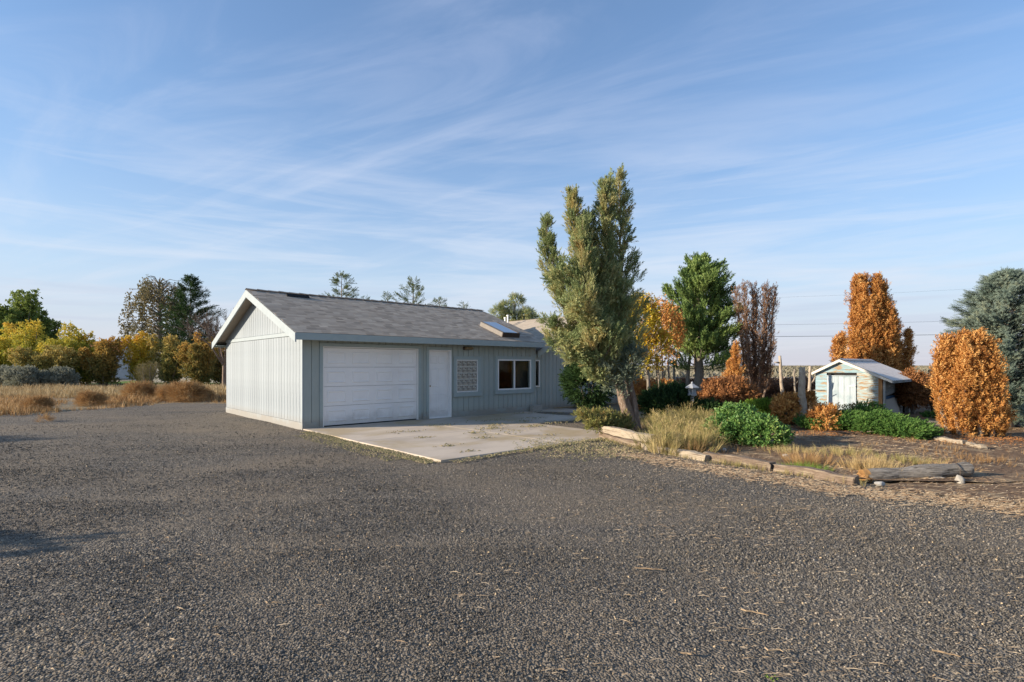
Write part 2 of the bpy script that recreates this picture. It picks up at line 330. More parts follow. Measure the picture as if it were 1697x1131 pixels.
def glass_block():
    m, nt, b, out = new_mat('glass_block')
    n1 = noise(nt, 9, 2, 0.5, (2.2, 2.2, 2.2), 1.5)
    nt.links.new(ramp(nt, n1, [(0.35, (0.12, 0.11, 0.09)), (0.5, (0.36, 0.335, 0.28)), (0.62, (0.62, 0.59, 0.51))]), b.inputs['Base Color'])
    b.inputs['Roughness'].default_value = 0.08; b.inputs['Specular IOR Level'].default_value = 0.8; bump(nt, b, n1, 0.9, 0.05); return m
M['glass_block'] = glass_block()
def sky_glass():
    m, nt, b, out = new_mat('skylight_glass'); b.inputs['Base Color'].default_value = (0.05, 0.07, 0.09, 1); b.inputs['Roughness'].default_value = 0.04; b.inputs['Specular IOR Level'].default_value = 1.0; b.inputs['Coat Weight'].default_value = 1.0
    b.inputs['IOR'].default_value = 2.2
    return m
M['skylight_glass'] = sky_glass()
def shingle_mat():
    m, nt, b, out = new_mat('shingle'); at = N(nt, 'ShaderNodeAttribute', attribute_name='tint')
    n1 = noise(nt, 60, 3, 0.7); n2 = noise(nt, 1.3, 5, 0.6, (0.5, 1.5, 1.5))
    col = ramp(nt, at.outputs['Fac'], [(0.0, (0.22, 0.18, 0.14)), (0.5, (0.375, 0.315, 0.25)), (1.0, (0.53, 0.45, 0.36))])
    col = mixc(nt, ramp(nt, n2, [(0.42, 0.0), (0.72, 0.5)]), col, (0.33, 0.30, 0.26))
    col = mixc(nt, math_(nt, 'MULTIPLY', n1, 0.4), col, (0.28, 0.24, 0.20))
    nt.links.new(col, b.inputs['Base Color']); b.inputs['Roughness'].default_value = 0.95; b.inputs['Specular IOR Level'].default_value = 0.15; bump(nt, b, n1, 0.5, 0.004); return m
M['shingle'] = shingle_mat()
def concrete_mat():
    m, nt, b, out = new_mat('concrete'); n1 = noise(nt, 25, 6, 0.7); n2 = noise(nt, 0.9, 6, 0.62, (0.7, 1.3, 1)); n3 = noise(nt, 0.55, 4, 0.6, None, 0.4)
    col = mixc(nt, n1, (0.47, 0.395, 0.32), (0.57, 0.49, 0.40))
    col = mixc(nt, ramp(nt, n2, [(0.42, 0.0), (0.66, 0.75)]), col, (0.37, 0.315, 0.26))
    col = mixc(nt, ramp(nt, n3, [(0.50, 0.0), (0.62, 0.6)]), col, (0.36, 0.27, 0.14))
    oi = N(nt, 'ShaderNodeObjectInfo'); hs = N(nt, 'ShaderNodeHueSaturation'); nt.links.new(math_(nt, 'ADD', math_(nt, 'MULTIPLY', oi.outputs['Random'], 0.2), 0.9), hs.inputs['Value']); nt.links.new(col, hs.inputs['Color'])
    nt.links.new(hs.outputs[0], b.inputs['Base Color']); b.inputs['Roughness'].default_value = 0.92; b.inputs['Specular IOR Level'].default_value = 0.2; bump(nt, b, n1, 0.35, 0.006); return m
M['concrete'] = concrete_mat()
def gravel_mat():
    m, nt, b, out = new_mat('gravel'); tc = N(nt, 'ShaderNodeTexCoord')
    vo = N(nt, 'ShaderNodeTexVoronoi', Scale=62.0); nt.links.new(tc.outputs['Object'], vo.inputs['Vector'])
    vo2 = N(nt, 'ShaderNodeTexVoronoi', Scale=21.0); nt.links.new(tc.outputs['Object'], vo2.inputs['Vector'])
    sp = N(nt, 'ShaderNodeSeparateColor'); nt.links.new(vo.outputs['Color'], sp.inputs[0])
    sp2 = N(nt, 'ShaderNodeSeparateColor'); nt.links.new(vo2.outputs['Color'], sp2.inputs[0])
    col = ramp(nt, sp.outputs[0], [(0.0, (0.052, 0.046, 0.039)), (0.45, (0.105, 0.093, 0.078)), (0.8, (0.17, 0.15, 0.126)), (0.965, (0.26, 0.228, 0.19)), (1.0, (0.42, 0.36, 0.27))])
    col = mixc(nt, ramp(nt, sp2.outputs[0], [(0.94, 0.0), (0.97, 0.5)]), col, (0.36, 0.29, 0.20))
    big = noise(nt, 0.33, 5, 0.6, (0.7, 1.4, 1), 0.6); col = mixc(nt, ramp(nt, big, [(0.42, 0.0), (0.62, 0.8)]), col, (0.21, 0.17, 0.125))
    b2 = noise(nt, 1.1, 4, 0.6); col = mixc(nt, ramp(nt, b2, [(0.55, 0.0), (0.75, 0.45)]), col, (0.075, 0.07, 0.068))
    nt.links.new(col, b.inputs['Base Color']); b.inputs['Roughness'].default_value = 0.9; b.inputs['Specular IOR Level'].default_value = 0.25
    h = math_(nt, 'ADD', math_(nt, 'MULTIPLY', vo.outputs['Distance'], -1.0), math_(nt, 'MULTIPLY', vo2.outputs['Distance'], -0.8)); bump(nt, b, h, 0.85, 0.02); return m
M['gravel'] = gravel_mat()
def stone_inst_mat():
    m, nt, b, out = new_mat('gravel_stone'); at = N(nt, 'ShaderNodeAttribute', attribute_name='tone', attribute_type='INSTANCER')
    col = ramp(nt, at.outputs['Fac'], [(0.0, (0.046, 0.040, 0.033)), (0.45, (0.124, 0.109, 0.090)), (0.8, (0.215, 0.190, 0.158)), (0.96, (0.34, 0.30, 0.25)), (1.0, (0.48, 0.36, 0.22))])
    nt.links.new(col, b.inputs['Base Color']); b.inputs['Roughness'].default_value = 0.8; b.inputs['Specular IOR Level'].default_value = 0.3; return m
M['gravel_stone'] = stone_inst_mat()
def ground_mat():
    m, nt, b, out = new_mat('earth'); n1 = noise(nt, 0.045, 7, 0.65, (1, 2.2, 1)); n2 = noise(nt, 9, 5, 0.7); n3 = noise(nt, 0.8, 5, 0.6)
    col = mixc(nt, ramp(nt, n1, [(0.35, 0.0), (0.65, 1.0)]), (0.27, 0.225, 0.155), (0.20, 0.185, 0.13))
    col = mixc(nt, ramp(nt, n3, [(0.45, 0.0), (0.7, 0.7)]), col, (0.15, 0.115, 0.08))
    col = mixc(nt, math_(nt, 'MULTIPLY', n2, 0.6), col, (0.33, 0.26, 0.17))
    nt.links.new(col, b.inputs['Base Color']); b.inputs['Roughness'].default_value = 0.95; b.inputs['Specular IOR Level'].default_value = 0.1; bump(nt, b, n2, 0.6, 0.05); return m
M['earth'] = ground_mat()
M['soil'] = surf('soil', (0.105, 0.066, 0.043), (0.25, 0.17, 0.11), 16, None, 0.95, 1.0, 0.03, (0.36, 0.27, 0.17), 2.2, (0.50, 0.70), spec=0.1)
M['lawn'] = surf('lawn', (0.09, 0.16, 0.035), (0.14, 0.22, 0.05), 6, None, 0.95, 0.3, spec=0.1)

M['juniper'] = tinted('juniper', [(0.13, 0.18, 0.08), (0.23, 0.285, 0.125), (0.34, 0.375, 0.17), (0.46, 0.435, 0.20), (0.52, 0.39, 0.16)], nscale=1.3, namt=0.25, transl=0.35)
M['juniper_dark'] = tinted('juniper_dark', [(0.07, 0.10, 0.035), (0.12, 0.155, 0.055), (0.20, 0.22, 0.085)])
M['juniper_blue'] = tinted('juniper_blue', [(0.13, 0.165, 0.12), (0.20, 0.24, 0.175), (0.28, 0.30, 0.20)])
M['juniper_gold'] = tinted('juniper_gold', [(0.16, 0.17, 0.055), (0.26, 0.26, 0.085), (0.36, 0.29, 0.11), (0.32, 0.17, 0.06)])
M['fir'] = tinted('fir', [(0.085, 0.145, 0.045), (0.15, 0.23, 0.07), (0.225, 0.31, 0.09), (0.31, 0.37, 0.125)], nscale=0.9, namt=0.2)
M['dark_green'] = tinted('dark_green', [(0.02, 0.045, 0.018), (0.04, 0.08, 0.025), (0.07, 0.12, 0.035)])
M['green'] = tinted('green', [(0.055, 0.12, 0.03), (0.10, 0.20, 0.045), (0.18, 0.28, 0.07)])
M['bright_green'] = tinted('bright_green', [(0.09, 0.15, 0.02), (0.16, 0.25, 0.03), (0.24, 0.33, 0.05)])
M['leaf_green'] = tinted('leaf_green', [(0.06, 0.14, 0.035), (0.115, 0.235, 0.06), (0.19, 0.33, 0.085), (0.32, 0.36, 0.11)], nscale=2.5, spec=0.35, rough=0.45)
M['spruce'] = tinted('spruce', [(0.075, 0.115, 0.09), (0.13, 0.175, 0.14), (0.20, 0.25, 0.20), (0.26, 0.28, 0.18)], nscale=1.2, transl=0.1)
M['orange'] = tinted('orange', [(0.29, 0.12, 0.04), (0.52, 0.24, 0.07), (0.68, 0.37, 0.115), (0.78, 0.48, 0.19)], nscale=1.6, namt=0.22)
M['rust'] = tinted('rust', [(0.22, 0.095, 0.04), (0.34, 0.155, 0.06), (0.46, 0.22, 0.085)], nscale=1.6)
M['brown_dead'] = tinted('brown_dead', [(0.17, 0.095, 0.06), (0.28, 0.16, 0.095), (0.40, 0.24, 0.13)], nscale=1.6)
M['yellow'] = tinted('yellow', [(0.26, 0.26, 0.04), (0.52, 0.42, 0.05), (0.68, 0.47, 0.06), (0.62, 0.29, 0.07)], nscale=0.9, namt=0.35)
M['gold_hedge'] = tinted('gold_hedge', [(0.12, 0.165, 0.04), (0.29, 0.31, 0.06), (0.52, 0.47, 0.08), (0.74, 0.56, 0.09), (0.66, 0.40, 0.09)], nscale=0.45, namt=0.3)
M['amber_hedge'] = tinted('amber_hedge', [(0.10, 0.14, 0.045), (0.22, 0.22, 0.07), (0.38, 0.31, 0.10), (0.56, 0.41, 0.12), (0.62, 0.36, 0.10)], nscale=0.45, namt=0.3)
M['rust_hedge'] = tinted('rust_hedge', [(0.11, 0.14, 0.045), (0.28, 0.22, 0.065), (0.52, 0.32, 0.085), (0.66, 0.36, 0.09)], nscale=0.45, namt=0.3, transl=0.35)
M['tree_green'] = tinted('tree_green', [(0.09, 0.14, 0.04), (0.17, 0.23, 0.06), (0.30, 0.34, 0.08)], nscale=0.3, transl=0.35)
M['birch'] = tinted('birch', [(0.14, 0.13, 0.07), (0.23, 0.20, 0.10), (0.36, 0.28, 0.14)], nscale=0.3)
M['sage'] = tinted('sage', [(0.18, 0.19, 0.145), (0.27, 0.275, 0.21), (0.37, 0.36, 0.27)])
M['straw'] = tinted('straw', [(0.20, 0.13, 0.06), (0.32, 0.22, 0.105), (0.46, 0.34, 0.18), (0.58, 0.46, 0.27)], nscale=0.25, namt=0.3, transl=0.2, vec='Object')
M['weed'] = tinted('weed', [(0.21, 0.12, 0.055), (0.36, 0.215, 0.095), (0.50, 0.32, 0.145), (0.62, 0.44, 0.23)], nscale=0.3, namt=0.25, transl=0.2)
M['weed_green'] = tinted('weed_green', [(0.17, 0.175, 0.06), (0.31, 0.27, 0.10), (0.46, 0.365, 0.165), (0.60, 0.46, 0.24)], nscale=1.4, namt=0.35, transl=0.2)
M['pale_grass'] = tinted('pale_grass', [(0.40, 0.27, 0.12), (0.55, 0.41, 0.20), (0.66, 0.53, 0.30)], transl=0.2)
M['grass'] = tinted('grass', [(0.10, 0.17, 0.03), (0.17, 0.26, 0.04), (0.26, 0.33, 0.08)], transl=0.2)
M['clippings'] = tinted('clippings', [(0.12, 0.12, 0.05), (0.20, 0.185, 0.085), (0.30, 0.24, 0.13), (0.40, 0.31, 0.18)], transl=0.0)
M['twig'] = tinted('twig', [(0.22, 0.13, 0.07), (0.36, 0.26, 0.16), (0.52, 0.41, 0.28)], transl=0.0)
M['plain_sage'] = tinted('plain_sage', [(0.15, 0.14, 0.10), (0.21, 0.19, 0.135), (0.28, 0.25, 0.18)], transl=0.0)

# ------------------------------------------------------------------ ground
def und(x, y):
    return 0.008 * np.sin(x * 1.3 + 0.7 * y) + 0.007 * np.sin(y * 1.9 - 0.6 * x + 1.0) + 0.004 * np.sin(3.7 * x + 1.1) * np.sin(3.1 * y)
def ring_ground():
    rr = [0, 3, 6, 10, 15, 22, 32, 45, 65, 95, 150, 240, 400, 800, 1800, 4500, 12000]; n = 48; vs = [(0, 0, 0)]; fs = []
    for r in rr[1:]:
        for j in range(n):
            a = 2 * math.pi * j / n; vs.append((r * math.cos(a), 20 + r * math.sin(a), 0.0))
    for j in range(n): fs.append((0, 1 + j, 1 + (j + 1) % n))
    for i in range(len(rr) - 2):
        for j in range(n):
            a, b = 1 + i * n + j, 1 + i * n + (j + 1) % n; fs.append((a, a + n, b + n, b))
    return MB().add(vs, fs)
g = ring_ground(); o = g.build('ground', M['earth']); tag(o, kind='structure', label='dry sage plain running out to the horizon')
o.location = (0, -20, 0)

def in_poly(px, py, poly):
    px = np.asarray(px); py = np.asarray(py); ins = np.zeros(px.shape, bool); n = len(poly)
    for i in range(n):
        (x1, y1), (x2, y2) = poly[i], poly[(i + 1) % n]
        c = ((y1 > py) != (y2 > py)) & (px < (x2 - x1) * (py - y1) / ((y2 - y1) or 1e-9) + x1); ins ^= c
    return ins
DRIVE = [(-26, -6), (22, -6), (22, 2.2), (12, 4.3), (7.5, 5.3), (5.6, 6.0), (4.75, 6.9), (4.25, 7.6), (3.6, 8.5), (2.9, 9.7), (2.35, 10.6), (1.9, 11.7), (1.9, 13.5), (4, 17), (2, 21), (-4, 25), (-9, 25), (-11.2, 21.8), (-14.0, 22.3), (-14.8, 19.5), (-15.6, 16.9), (-20, 15.6), (-26, 15)]
def jag(poly, step, amp, seed):
    rs = random.Random(seed); out = []
    for i in range(len(poly)):
        a, b = Vector(poly[i]), Vector(poly[(i + 1) % len(poly)]); n = max(1, int((b - a).length / step)); nn = Vector((-(b - a).y, (b - a).x)).normalized()
        for k in range(n): out.append(tuple(a.lerp(b, k / n) + nn * (rs.uniform(-amp, amp) if k else 0)))
    return out
def sheet(name, poly, z, cell, mat, hf=und, jagged=None, **kw):
    """a sheet of small cells inside an irregular outline, gently uneven"""
    q = jag(poly, jagged[0], jagged[1], 3) if jagged else poly
    xs = [p[0] for p in q]; ys = [p[1] for p in q]; import bmesh
    bm = bmesh.new(); f = bm.faces.new([bm.verts.new((x, y, 0)) for x, y in q])
    bmesh.ops.triangulate(bm, faces=[f])
    x = math.ceil(min(xs) / cell) * cell
    while x < max(xs):
        bmesh.ops.bisect_plane(bm, geom=bm.verts[:] + bm.edges[:] + bm.faces[:], plane_co=(x, 0, 0), plane_no=(1, 0, 0)); x += cell
    y = math.ceil(min(ys) / cell) * cell
    while y < max(ys):
        bmesh.ops.bisect_plane(bm, geom=bm.verts[:] + bm.edges[:] + bm.faces[:], plane_co=(0, y, 0), plane_no=(0, 1, 0)); y += cell
    for v in bm.verts: v.co.z = z + float(hf(v.co.x, v.co.y))
    bmesh.ops.recalc_face_normals(bm, faces=bm.faces)
    me = bpy.data.meshes.new(name); bm.to_mesh(me); bm.free(); me.materials.append(mat); me.shade_smooth()
    if len(me.polygons) and me.polygons[0].normal.z < 0: me.flip_normals()
    o = bpy.data.objects.new(name, me); link(o); tag(o, kind='structure', **kw); return o
sheet('gravel_drive', DRIVE, 0.028, 0.5, M['gravel'], jagged=(0.16, 0.06), label='dark grey gravel driveway covering the foreground')
BED = [(2.05, 11.9), (2.55, 10.45), (3.3, 9.15), (4.1, 8.0), (4.9, 7.15), (6.3, 7.0), (8, 7.3), (12, 8), (20, 9), (24, 14), (22, 22), (14, 26), (7, 25), (5.5, 20), (4.4, 16.6), (2.2, 14.0)]
def bedh(x, y):
    return 0.035 * math.sin(x * 1.1 + 1) * math.sin(y * 0.9) + 0.012 * math.sin(x * 5.1) * math.sin(y * 4.3)
sheet('planting_bed', BED, 0.06, 0.5, M['soil'], hf=bedh, label='bare brown planting bed strewn with dry straw')
VERGE = [(5.0, 7.05), (4.8, 6.8), (5.7, 5.95), (7.6, 5.25), (12.1, 4.25), (22, 2.1), (26, 6), (21, 9.2), (12, 8.3), (8, 7.6), (6.3, 7.25)]
sheet('dirt_verge', VERGE, 0.042, 0.4, M['soil'], jagged=(0.2, 0.10), label='trampled dirt verge right of the weathered log')
LAWN = [(-22.0, 44), (-30, 44), (-34, 62), (-26, 62)]
sheet('lawn', [(-36, 44), (-24, 44), (-26, 66), (-42, 66)], 0.03, 4, M['lawn'], hf=lambda x, y: 0, label='strip of green lawn beyond the autumn hedge')

# ------------------------------------------------------------------ loose gravel (stones as instances inside one stuff object)
def loose_gravel():
    rs = np.random.default_rng(11); pts = []
    for (y0, y1, dens) in ((2.3, 3.4, 7200), (3.4, 4.6, 5600), (4.6, 6.2, 3300), (6.2, 8.0, 1700), (8.0, 10.5, 800), (10.5, 14.0, 320), (14, 19, 110)):
        w = 1.02 * y1 + 0.6; n = int((y1 - y0) * 2 * w * dens); p = rs.uniform((-w, y0), (w, y1), (n, 2))
        p = p[np.abs(p[:, 0]) < 1.0 * p[:, 1] + 0.35]; pts.append(p)
    p = np.concatenate(pts); m = in_poly(p[:, 0] + rs.normal(0, .08, len(p)), p[:, 1] + rs.normal(0, .08, len(p)), DRIVE)
    rx, ry = p[:, 0] + 5.08, p[:, 1] - 12.93; u = rx * .737 + ry * .676; v = -rx * .676 + ry * .737
    m &= ~((u > -0.05) & (v > -5.9)); 
    fld = .5 + .5 * np.sin(p[:, 0] * .9 + 2.0 * np.sin(p[:, 1] * .55 + 1)) * np.sin(p[:, 1] * 1.25 + 1.6 * np.sin(p[:, 0] * .7))
    rr_ = np.hypot(p[:, 0] + 3.0, p[:, 1] - 17.5); trk = np.exp(-((rr_ - 11.3) / .20) ** 2) + np.exp(-((rr_ - 12.9) / .20) ** 2)
    m &= rs.random(len(p)) < (.30 + .9 * fld) * (1 - .55 * trk); p = p[m]; fld = fld[m]; n = len(p)
    grow = np.clip((p[:, 1] - 2.5) / 8, 0, 1)
    s = rs.gamma(5.0, 0.2, n).clip(0.45, 2.0) * (0.0044 + 0.0028 * grow); z = 0.028 + und(p[:, 0], p[:, 1]) + s * 0.25
    me = bpy.data.meshes.new('loose_gravel'); me.vertices.add(n); me.vertices.foreach_set('co', np.column_stack([p, z]).astype(np.float32).ravel())
    patch = 0.5 + 0.12 * np.sin(p[:, 0] * 1.7 + 1) * np.sin(p[:, 1] * 1.3) - .10 * (fld - .5)
    tone = (rs.beta(2.0, 2.6, n) + (patch - 0.5)).clip(0, 0.97); tone[rs.random(n) < 0.012 + 0.30 * np.exp(-((p[:, 0] + 2.75) ** 2 / .35 + (p[:, 1] - 2.9) ** 2 / .30)) * (np.sin(p[:, 0] * 23) * np.sin(p[:, 1] * 19 + p[:, 0] * 9) > .1)] = 1.0
    for nm, val in (('size', s), ('tone', tone)):
        a = me.attributes.new(nm, 'FLOAT', 'POINT'); a.data.foreach_set('value', val.astype(np.float32))
    a = me.attributes.new('rot', 'FLOAT_VECTOR', 'POINT'); a.data.foreach_set('vector', rs.uniform(0, 6.28, (n, 3)).astype(np.float32).ravel())
    o = bpy.data.objects.new('loose_gravel', me); link(o); tag(o, label='loose dark gravel stones lying over the driveway', cat='gravel', kind='stuff')
    protos = []
    import bmesh
    for k in range(4):
        bm = bmesh.new(); bmesh.ops.create_icosphere(bm, subdivisions=1, radius=1); r2 = random.Random(k)
        for vtx in bm.verts: vtx.co *= r2.uniform(0.62, 1.15)
        for vtx in bm.verts: vtx.co.x *= 1.25; vtx.co.z *= 0.62
        sm = bpy.data.meshes.new('stone'); bm.to_mesh(sm); bm.free(); sm.materials.append(M['gravel_stone']); protos.append(bpy.data.objects.new('stone_shape', sm))
    ng = bpy.data.node_groups.new('stones', 'GeometryNodeTree'); ng.interface.new_socket('Geometry', in_out='INPUT', socket_type='NodeSocketGeometry'); ng.interface.new_socket('Geometry', in_out='OUTPUT', socket_type='NodeSocketGeometry')
    gi = ng.nodes.new('NodeGroupInput'); go = ng.nodes.new('NodeGroupOutput'); iop = ng.nodes.new('GeometryNodeInstanceOnPoints'); g2i = ng.nodes.new('GeometryNodeGeometryToInstance')
    for pr in protos:
        oi = ng.nodes.new('GeometryNodeObjectInfo'); oi.inputs['Object'].default_value = pr; oi.inputs['As Instance'].default_value = False; ng.links.new(oi.outputs['Geometry'], g2i.inputs[0])
    def attr(nm, t):
        a = ng.nodes.new('GeometryNodeInputNamedAttribute'); a.data_type = t; a.inputs[0].default_value = nm; return a.outputs[0]
    ng.links.new(gi.outputs[0], iop.inputs['Points']); ng.links.new(g2i.outputs[0], iop.inputs['Instance']); iop.inputs['Pick Instance'].default_value = True
    e2r = ng.nodes.new('FunctionNodeEulerToRotation'); ng.links.new(attr('rot', 'FLOAT_VECTOR'), e2r.inputs[0])
    ng.links.new(e2r.outputs[0], iop.inputs['Rotation']); ng.links.new(attr('size', 'FLOAT'), iop.inputs['Scale'])
    ng.links.new(iop.outputs[0], go.inputs[0])
    md = o.modifiers.new('stones', 'NODES'); md.node_group = ng
    print('gravel stones', n)
loose_gravel()

# ------------------------------------------------------------------ house
D = Vector((0.737, 0.676)); Wd = Vector((-0.676, 0.737)); CRN = Vector((-5.08, 12.93)); RZ = math.atan2(0.676, 0.737)
def loc(u, v, base=CRN): q = base + D * u + Wd * v; return (q.x, q.y)
house = empty('house', (CRN.x, CRN.y, 0), RZ)
tag(house, 'low blue-grey house with white garage door and shingled gable roof', 'house')
PITCH = (3.78 - 2.40) / 3.7
def rz_(v): return 3.78 - abs(v - 3.3) * PITCH     # garage roof top
_bc = {}
def board(parent, axis, a0, a1, z0, z1, face, mat, thick=0.02, name='siding_board', z1b=None):
    """one vertical board on the plane 'face'; axis 0: runs in u (faces -v), 1: runs in v (faces -u)"""
    w, h, h2 = round(a1 - a0, 3), round(z1 - z0, 3), round((z1b if z1b is not None else z1) - z0, 3); key = (axis, w, h, h2, thick, mat.name)
    if key not in _bc:
        m = MB(); e = 0.003; t = thick
        poly = [(0, 0), (w, 0), (w, h2), (0, h)]; inner = [(e, 0), (w - e, 0), (w - e, h2), (e, h)]
        def q(a, zz, d): return (a, -d, zz) if axis == 0 else (-d, a, zz)
        vs = [q(a, zz, 0) for a, zz in poly] + [q(a, zz, t - 0.004) for a, zz in poly] + [q(a + (0.004 if a < w / 2 else -0.004), zz, t) for a, zz in poly]
        fs = [(0, 1, 5, 4), (1, 2, 6, 5), (2, 3, 7, 6), (3, 0, 4, 7), (4, 5, 9, 8), (5, 6, 10, 9), (6, 7, 11, 10), (7, 4, 8, 11), (8, 9, 10, 11)]
        if axis == 1: fs = [f[::-1] for f in fs]
        _bc[key] = m.add(vs, fs).mesh(name, mat)
    o = bpy.data.objects.new(name, _bc[key]); link(o, parent); o.location = (a0, face, z0) if axis == 0 else (face, a0, z0); return o
def clad(parent, a_from, a_to, z0, z1, face, mat, holes=(), pitch=0.203, gap=0.012):
    a = a_from
    while a < a_to - 0.01:
        b = min(a + pitch, a_to); cuts = sorted({a, b, *[h for H in holes for h in H[:2] if a + .01 < h < b - .01]})
        for c, d in zip(cuts, cuts[1:]):
            segs = [(z0, z1)]; mid = (c + d) / 2
            for (h0, h1, y0, y1) in holes:
                if h0 < mid < h1:
                    segs = [s for (s0, s1) in segs for s in ((s0, min(s1, y0)), (max(s0, y1), s1)) if s[1] - s[0] > 0.02]
            for s0, s1 in segs: board(parent, 0, c, d - (gap if abs(d - b) < 1e-6 else 0), s0, s1, face, mat)
        a = b
# --- front wall (faces the camera's right, in shade)
GD = (0.474, 3.268, 0.06, 2.08); ED = (3.613, 4.385, 0.06, 2.06); GB = (4.597, 5.431, 0.784, 1.778); SW = (6.232, 7.738, 0.80, 1.80)
holes = [GD, ED, GB, SW]
wall = MB()
us = sorted({0, 8.0, *[h for H in holes for h in H[:2]]})
for a, b in zip(us, us[1:]):
    H = [h for h in holes if h[0] < (a + b) / 2 < h[1]]
    for s0, s1 in (((0.0, H[0][2]), (H[0][3], 2.42)) if H else ((0.0, 2.42),)): wall.box(a, b, 0.0, 0.12, s0, s1)
wf = wall.build('front_wall', M['siding'], house)
T = 0.035
clad(wf, 0.0, 8.0, 0.20, 2.42, 0.0, M['siding'], [(GD[0] - .08, GD[1] + .075, 0, 2.16), (ED[0] - .09, ED[1] + .03, 0, 2.14), (GB[0] - .10, GB[1] + .10, GB[2] - .13, GB[3] + .10), (SW[0] - .10, SW[1] + .10, SW[2] - .13, SW[3] + .10)])
def fr(parent, name, mat, x0, x1, z0, z1, d0=-0.045, d1=0.0, bev=0.004): return MB().box(x0, x1, d0, d1, z0, z1).build(name, mat, parent, bevel=bev)
for (x0, x1) in ((0.0, GD[0] - .08), (GD[1] + .15, ED[0] - .09), (ED[1] + .03, 8.0)): fr(wf, 'skirt_board', M['trim'], x0, x1, 0.02, 0.20, -0.03)
# garage door opening: casing, head and four sections each with four raised panels
gd = empty('garage_door'); gd.parent = house
for x0, x1, z0, z1 in ((GD[0] - .08, GD[0], 0.03, 2.08), (GD[1], GD[1] + .075, 0.03, 2.08), (GD[0] - .08, GD[1] + .075, 2.082, 2.16)): fr(gd, 'door_casing', M['trim'], x0, x1, z0, z1, -0.05)
MB().box(GD[0] + .002, GD[0] + .035, -0.02, 0.10, 0.06, 2.078).box(GD[1] - .035, GD[1] - .002, -0.02, 0.10, 0.06, 2.078).box(GD[0] + .036, GD[1] - .036, -0.02, 0.10, 2.05, 2.078).build('door_stop', M['vinyl'], gd)
sec_h = (2.045 - 0.085) / 4; gw = GD[1] - GD[0] - 0.08
sm = MB()
sm.box(0, gw, 0, 0.04, 0.004, sec_h - 0.004)
for j in range(4):
    w1 = gw / 4; x0 = w1 * j + 0.09; x1 = w1 * (j + 1) - 0.09; z0, z1 = 0.09, sec_h - 0.10
    # recessed moulding ring and raised centre
    for k, (ins, dep) in enumerate(((0, 0.001), (0.012, 0.010), (0.03, 0.010), (0.048, 0.0015))): pass
    rings = [((x0, z0, x1, z1), -0.001), ((x0 + .01, z0 + .01, x1 - .01, z1 - .01), -0.014), ((x0 + .03, z0 + .03, x1 - .03, z1 - .03), -0.014), ((x0 + .05, z0 + .05, x1 - .05, z1 - .05), -0.002)]
    vs = []
    for (a0, b0, a1, b1), dep in rings: vs += [(a0, dep, b0), (a1, dep, b0), (a1, dep, b1), (a0, dep, b1)]
    fs = [(4 * r + i, 4 * r + (i + 1) % 4, 4 * r + 4 + (i + 1) % 4, 4 * r + 4 + i) for r in range(3) for i in range(4)] + [(12, 13, 14, 15)]
    sm.add(vs, fs)
secm = sm.mesh('door_section', M['door_white'])
for k in range(4):
    o = link(bpy.data.objects.new('door_section', secm), gd); o.location = (GD[0] + 0.04, 0.03, 0.085 + sec_h * k)
MB().box(GD[0] + .04, GD[1] - .04, 0.035, 0.06, 0.055, 0.086).build('bottom_seal', M['dark'], gd)
# entry door
ed = empty('entry_door'); ed.parent = house
for x0, x1, z0, z1 in ((ED[0] - .09, ED[0], 0.03, 2.06), (ED[0] - .09, ED[1] + .03, 2.062, 2.14)): fr(ed, 'door_casing', M['trim'], x0, x1, z0, z1, -0.045)
MB().box(ED[0] + .001, ED[0] + .03, -0.02, 0.12, 0.06, 2.058).box(ED[1] - .03, ED[1] + .028, -0.03, 0.12, 0.06, 2.058).box(ED[0] + .031, ED[1] - .031, -0.02, 0.12, 2.03, 2.058).build('jamb', M['white'], ed)
dl = MB(); dl.box(ED[0] + .032, ED[1] - .032, 0.075, 0.115, 0.10, 2.028)
dw = ED[1] - ED[0] - .064
for (zz0, zz1) in ((0.25, 0.78), (0.98, 1.52), (1.66, 1.90)):
    for c in range(2):
        x0 = ED[0] + .032 + dw * (0.13 + 0.40 * c); x1 = x0 + dw * 0.34; vs = []
        for (a0, b0, a1, b1), dep in (((x0, zz0, x1, zz1), 0.074), ((x0 + .012, zz0 + .012, x1 - .012, zz1 - .012), 0.066), ((x0 + .03, zz0 + .03, x1 - .03, zz1 - .03), 0.0675), ((x0 + .045, zz0 + .045, x1 - .045, zz1 - .045), 0.072)):
            vs += [(a0, dep, b0), (a1, dep, b0), (a1, dep, b1), (a0, dep, b1)]
        dl.add(vs, [(4 * r + i, 4 * r + (i + 1) % 4, 4 * r + 4 + (i + 1) % 4, 4 * r + 4 + i) for r in range(3) for i in range(4)] + [(12, 13, 14, 15)])
dl.build('door_leaf', M['door_white'], ed)
MB().tube([(ED[0] + .075, 0.073, 1.0), (ED[0] + .075, 0.045, 1.0), (ED[0] + .075, 0.03, 1.0), (ED[0] + .075, 0.012, 1.0)], [0.014, 0.012, 0.03, 0.022], 12).build('knob', M['lamp'], ed, True)
MB().box(ED[0] + .03, ED[1] - .03, -0.03, 0.11, 0.058, 0.098).build('threshold', M['white'], ed)
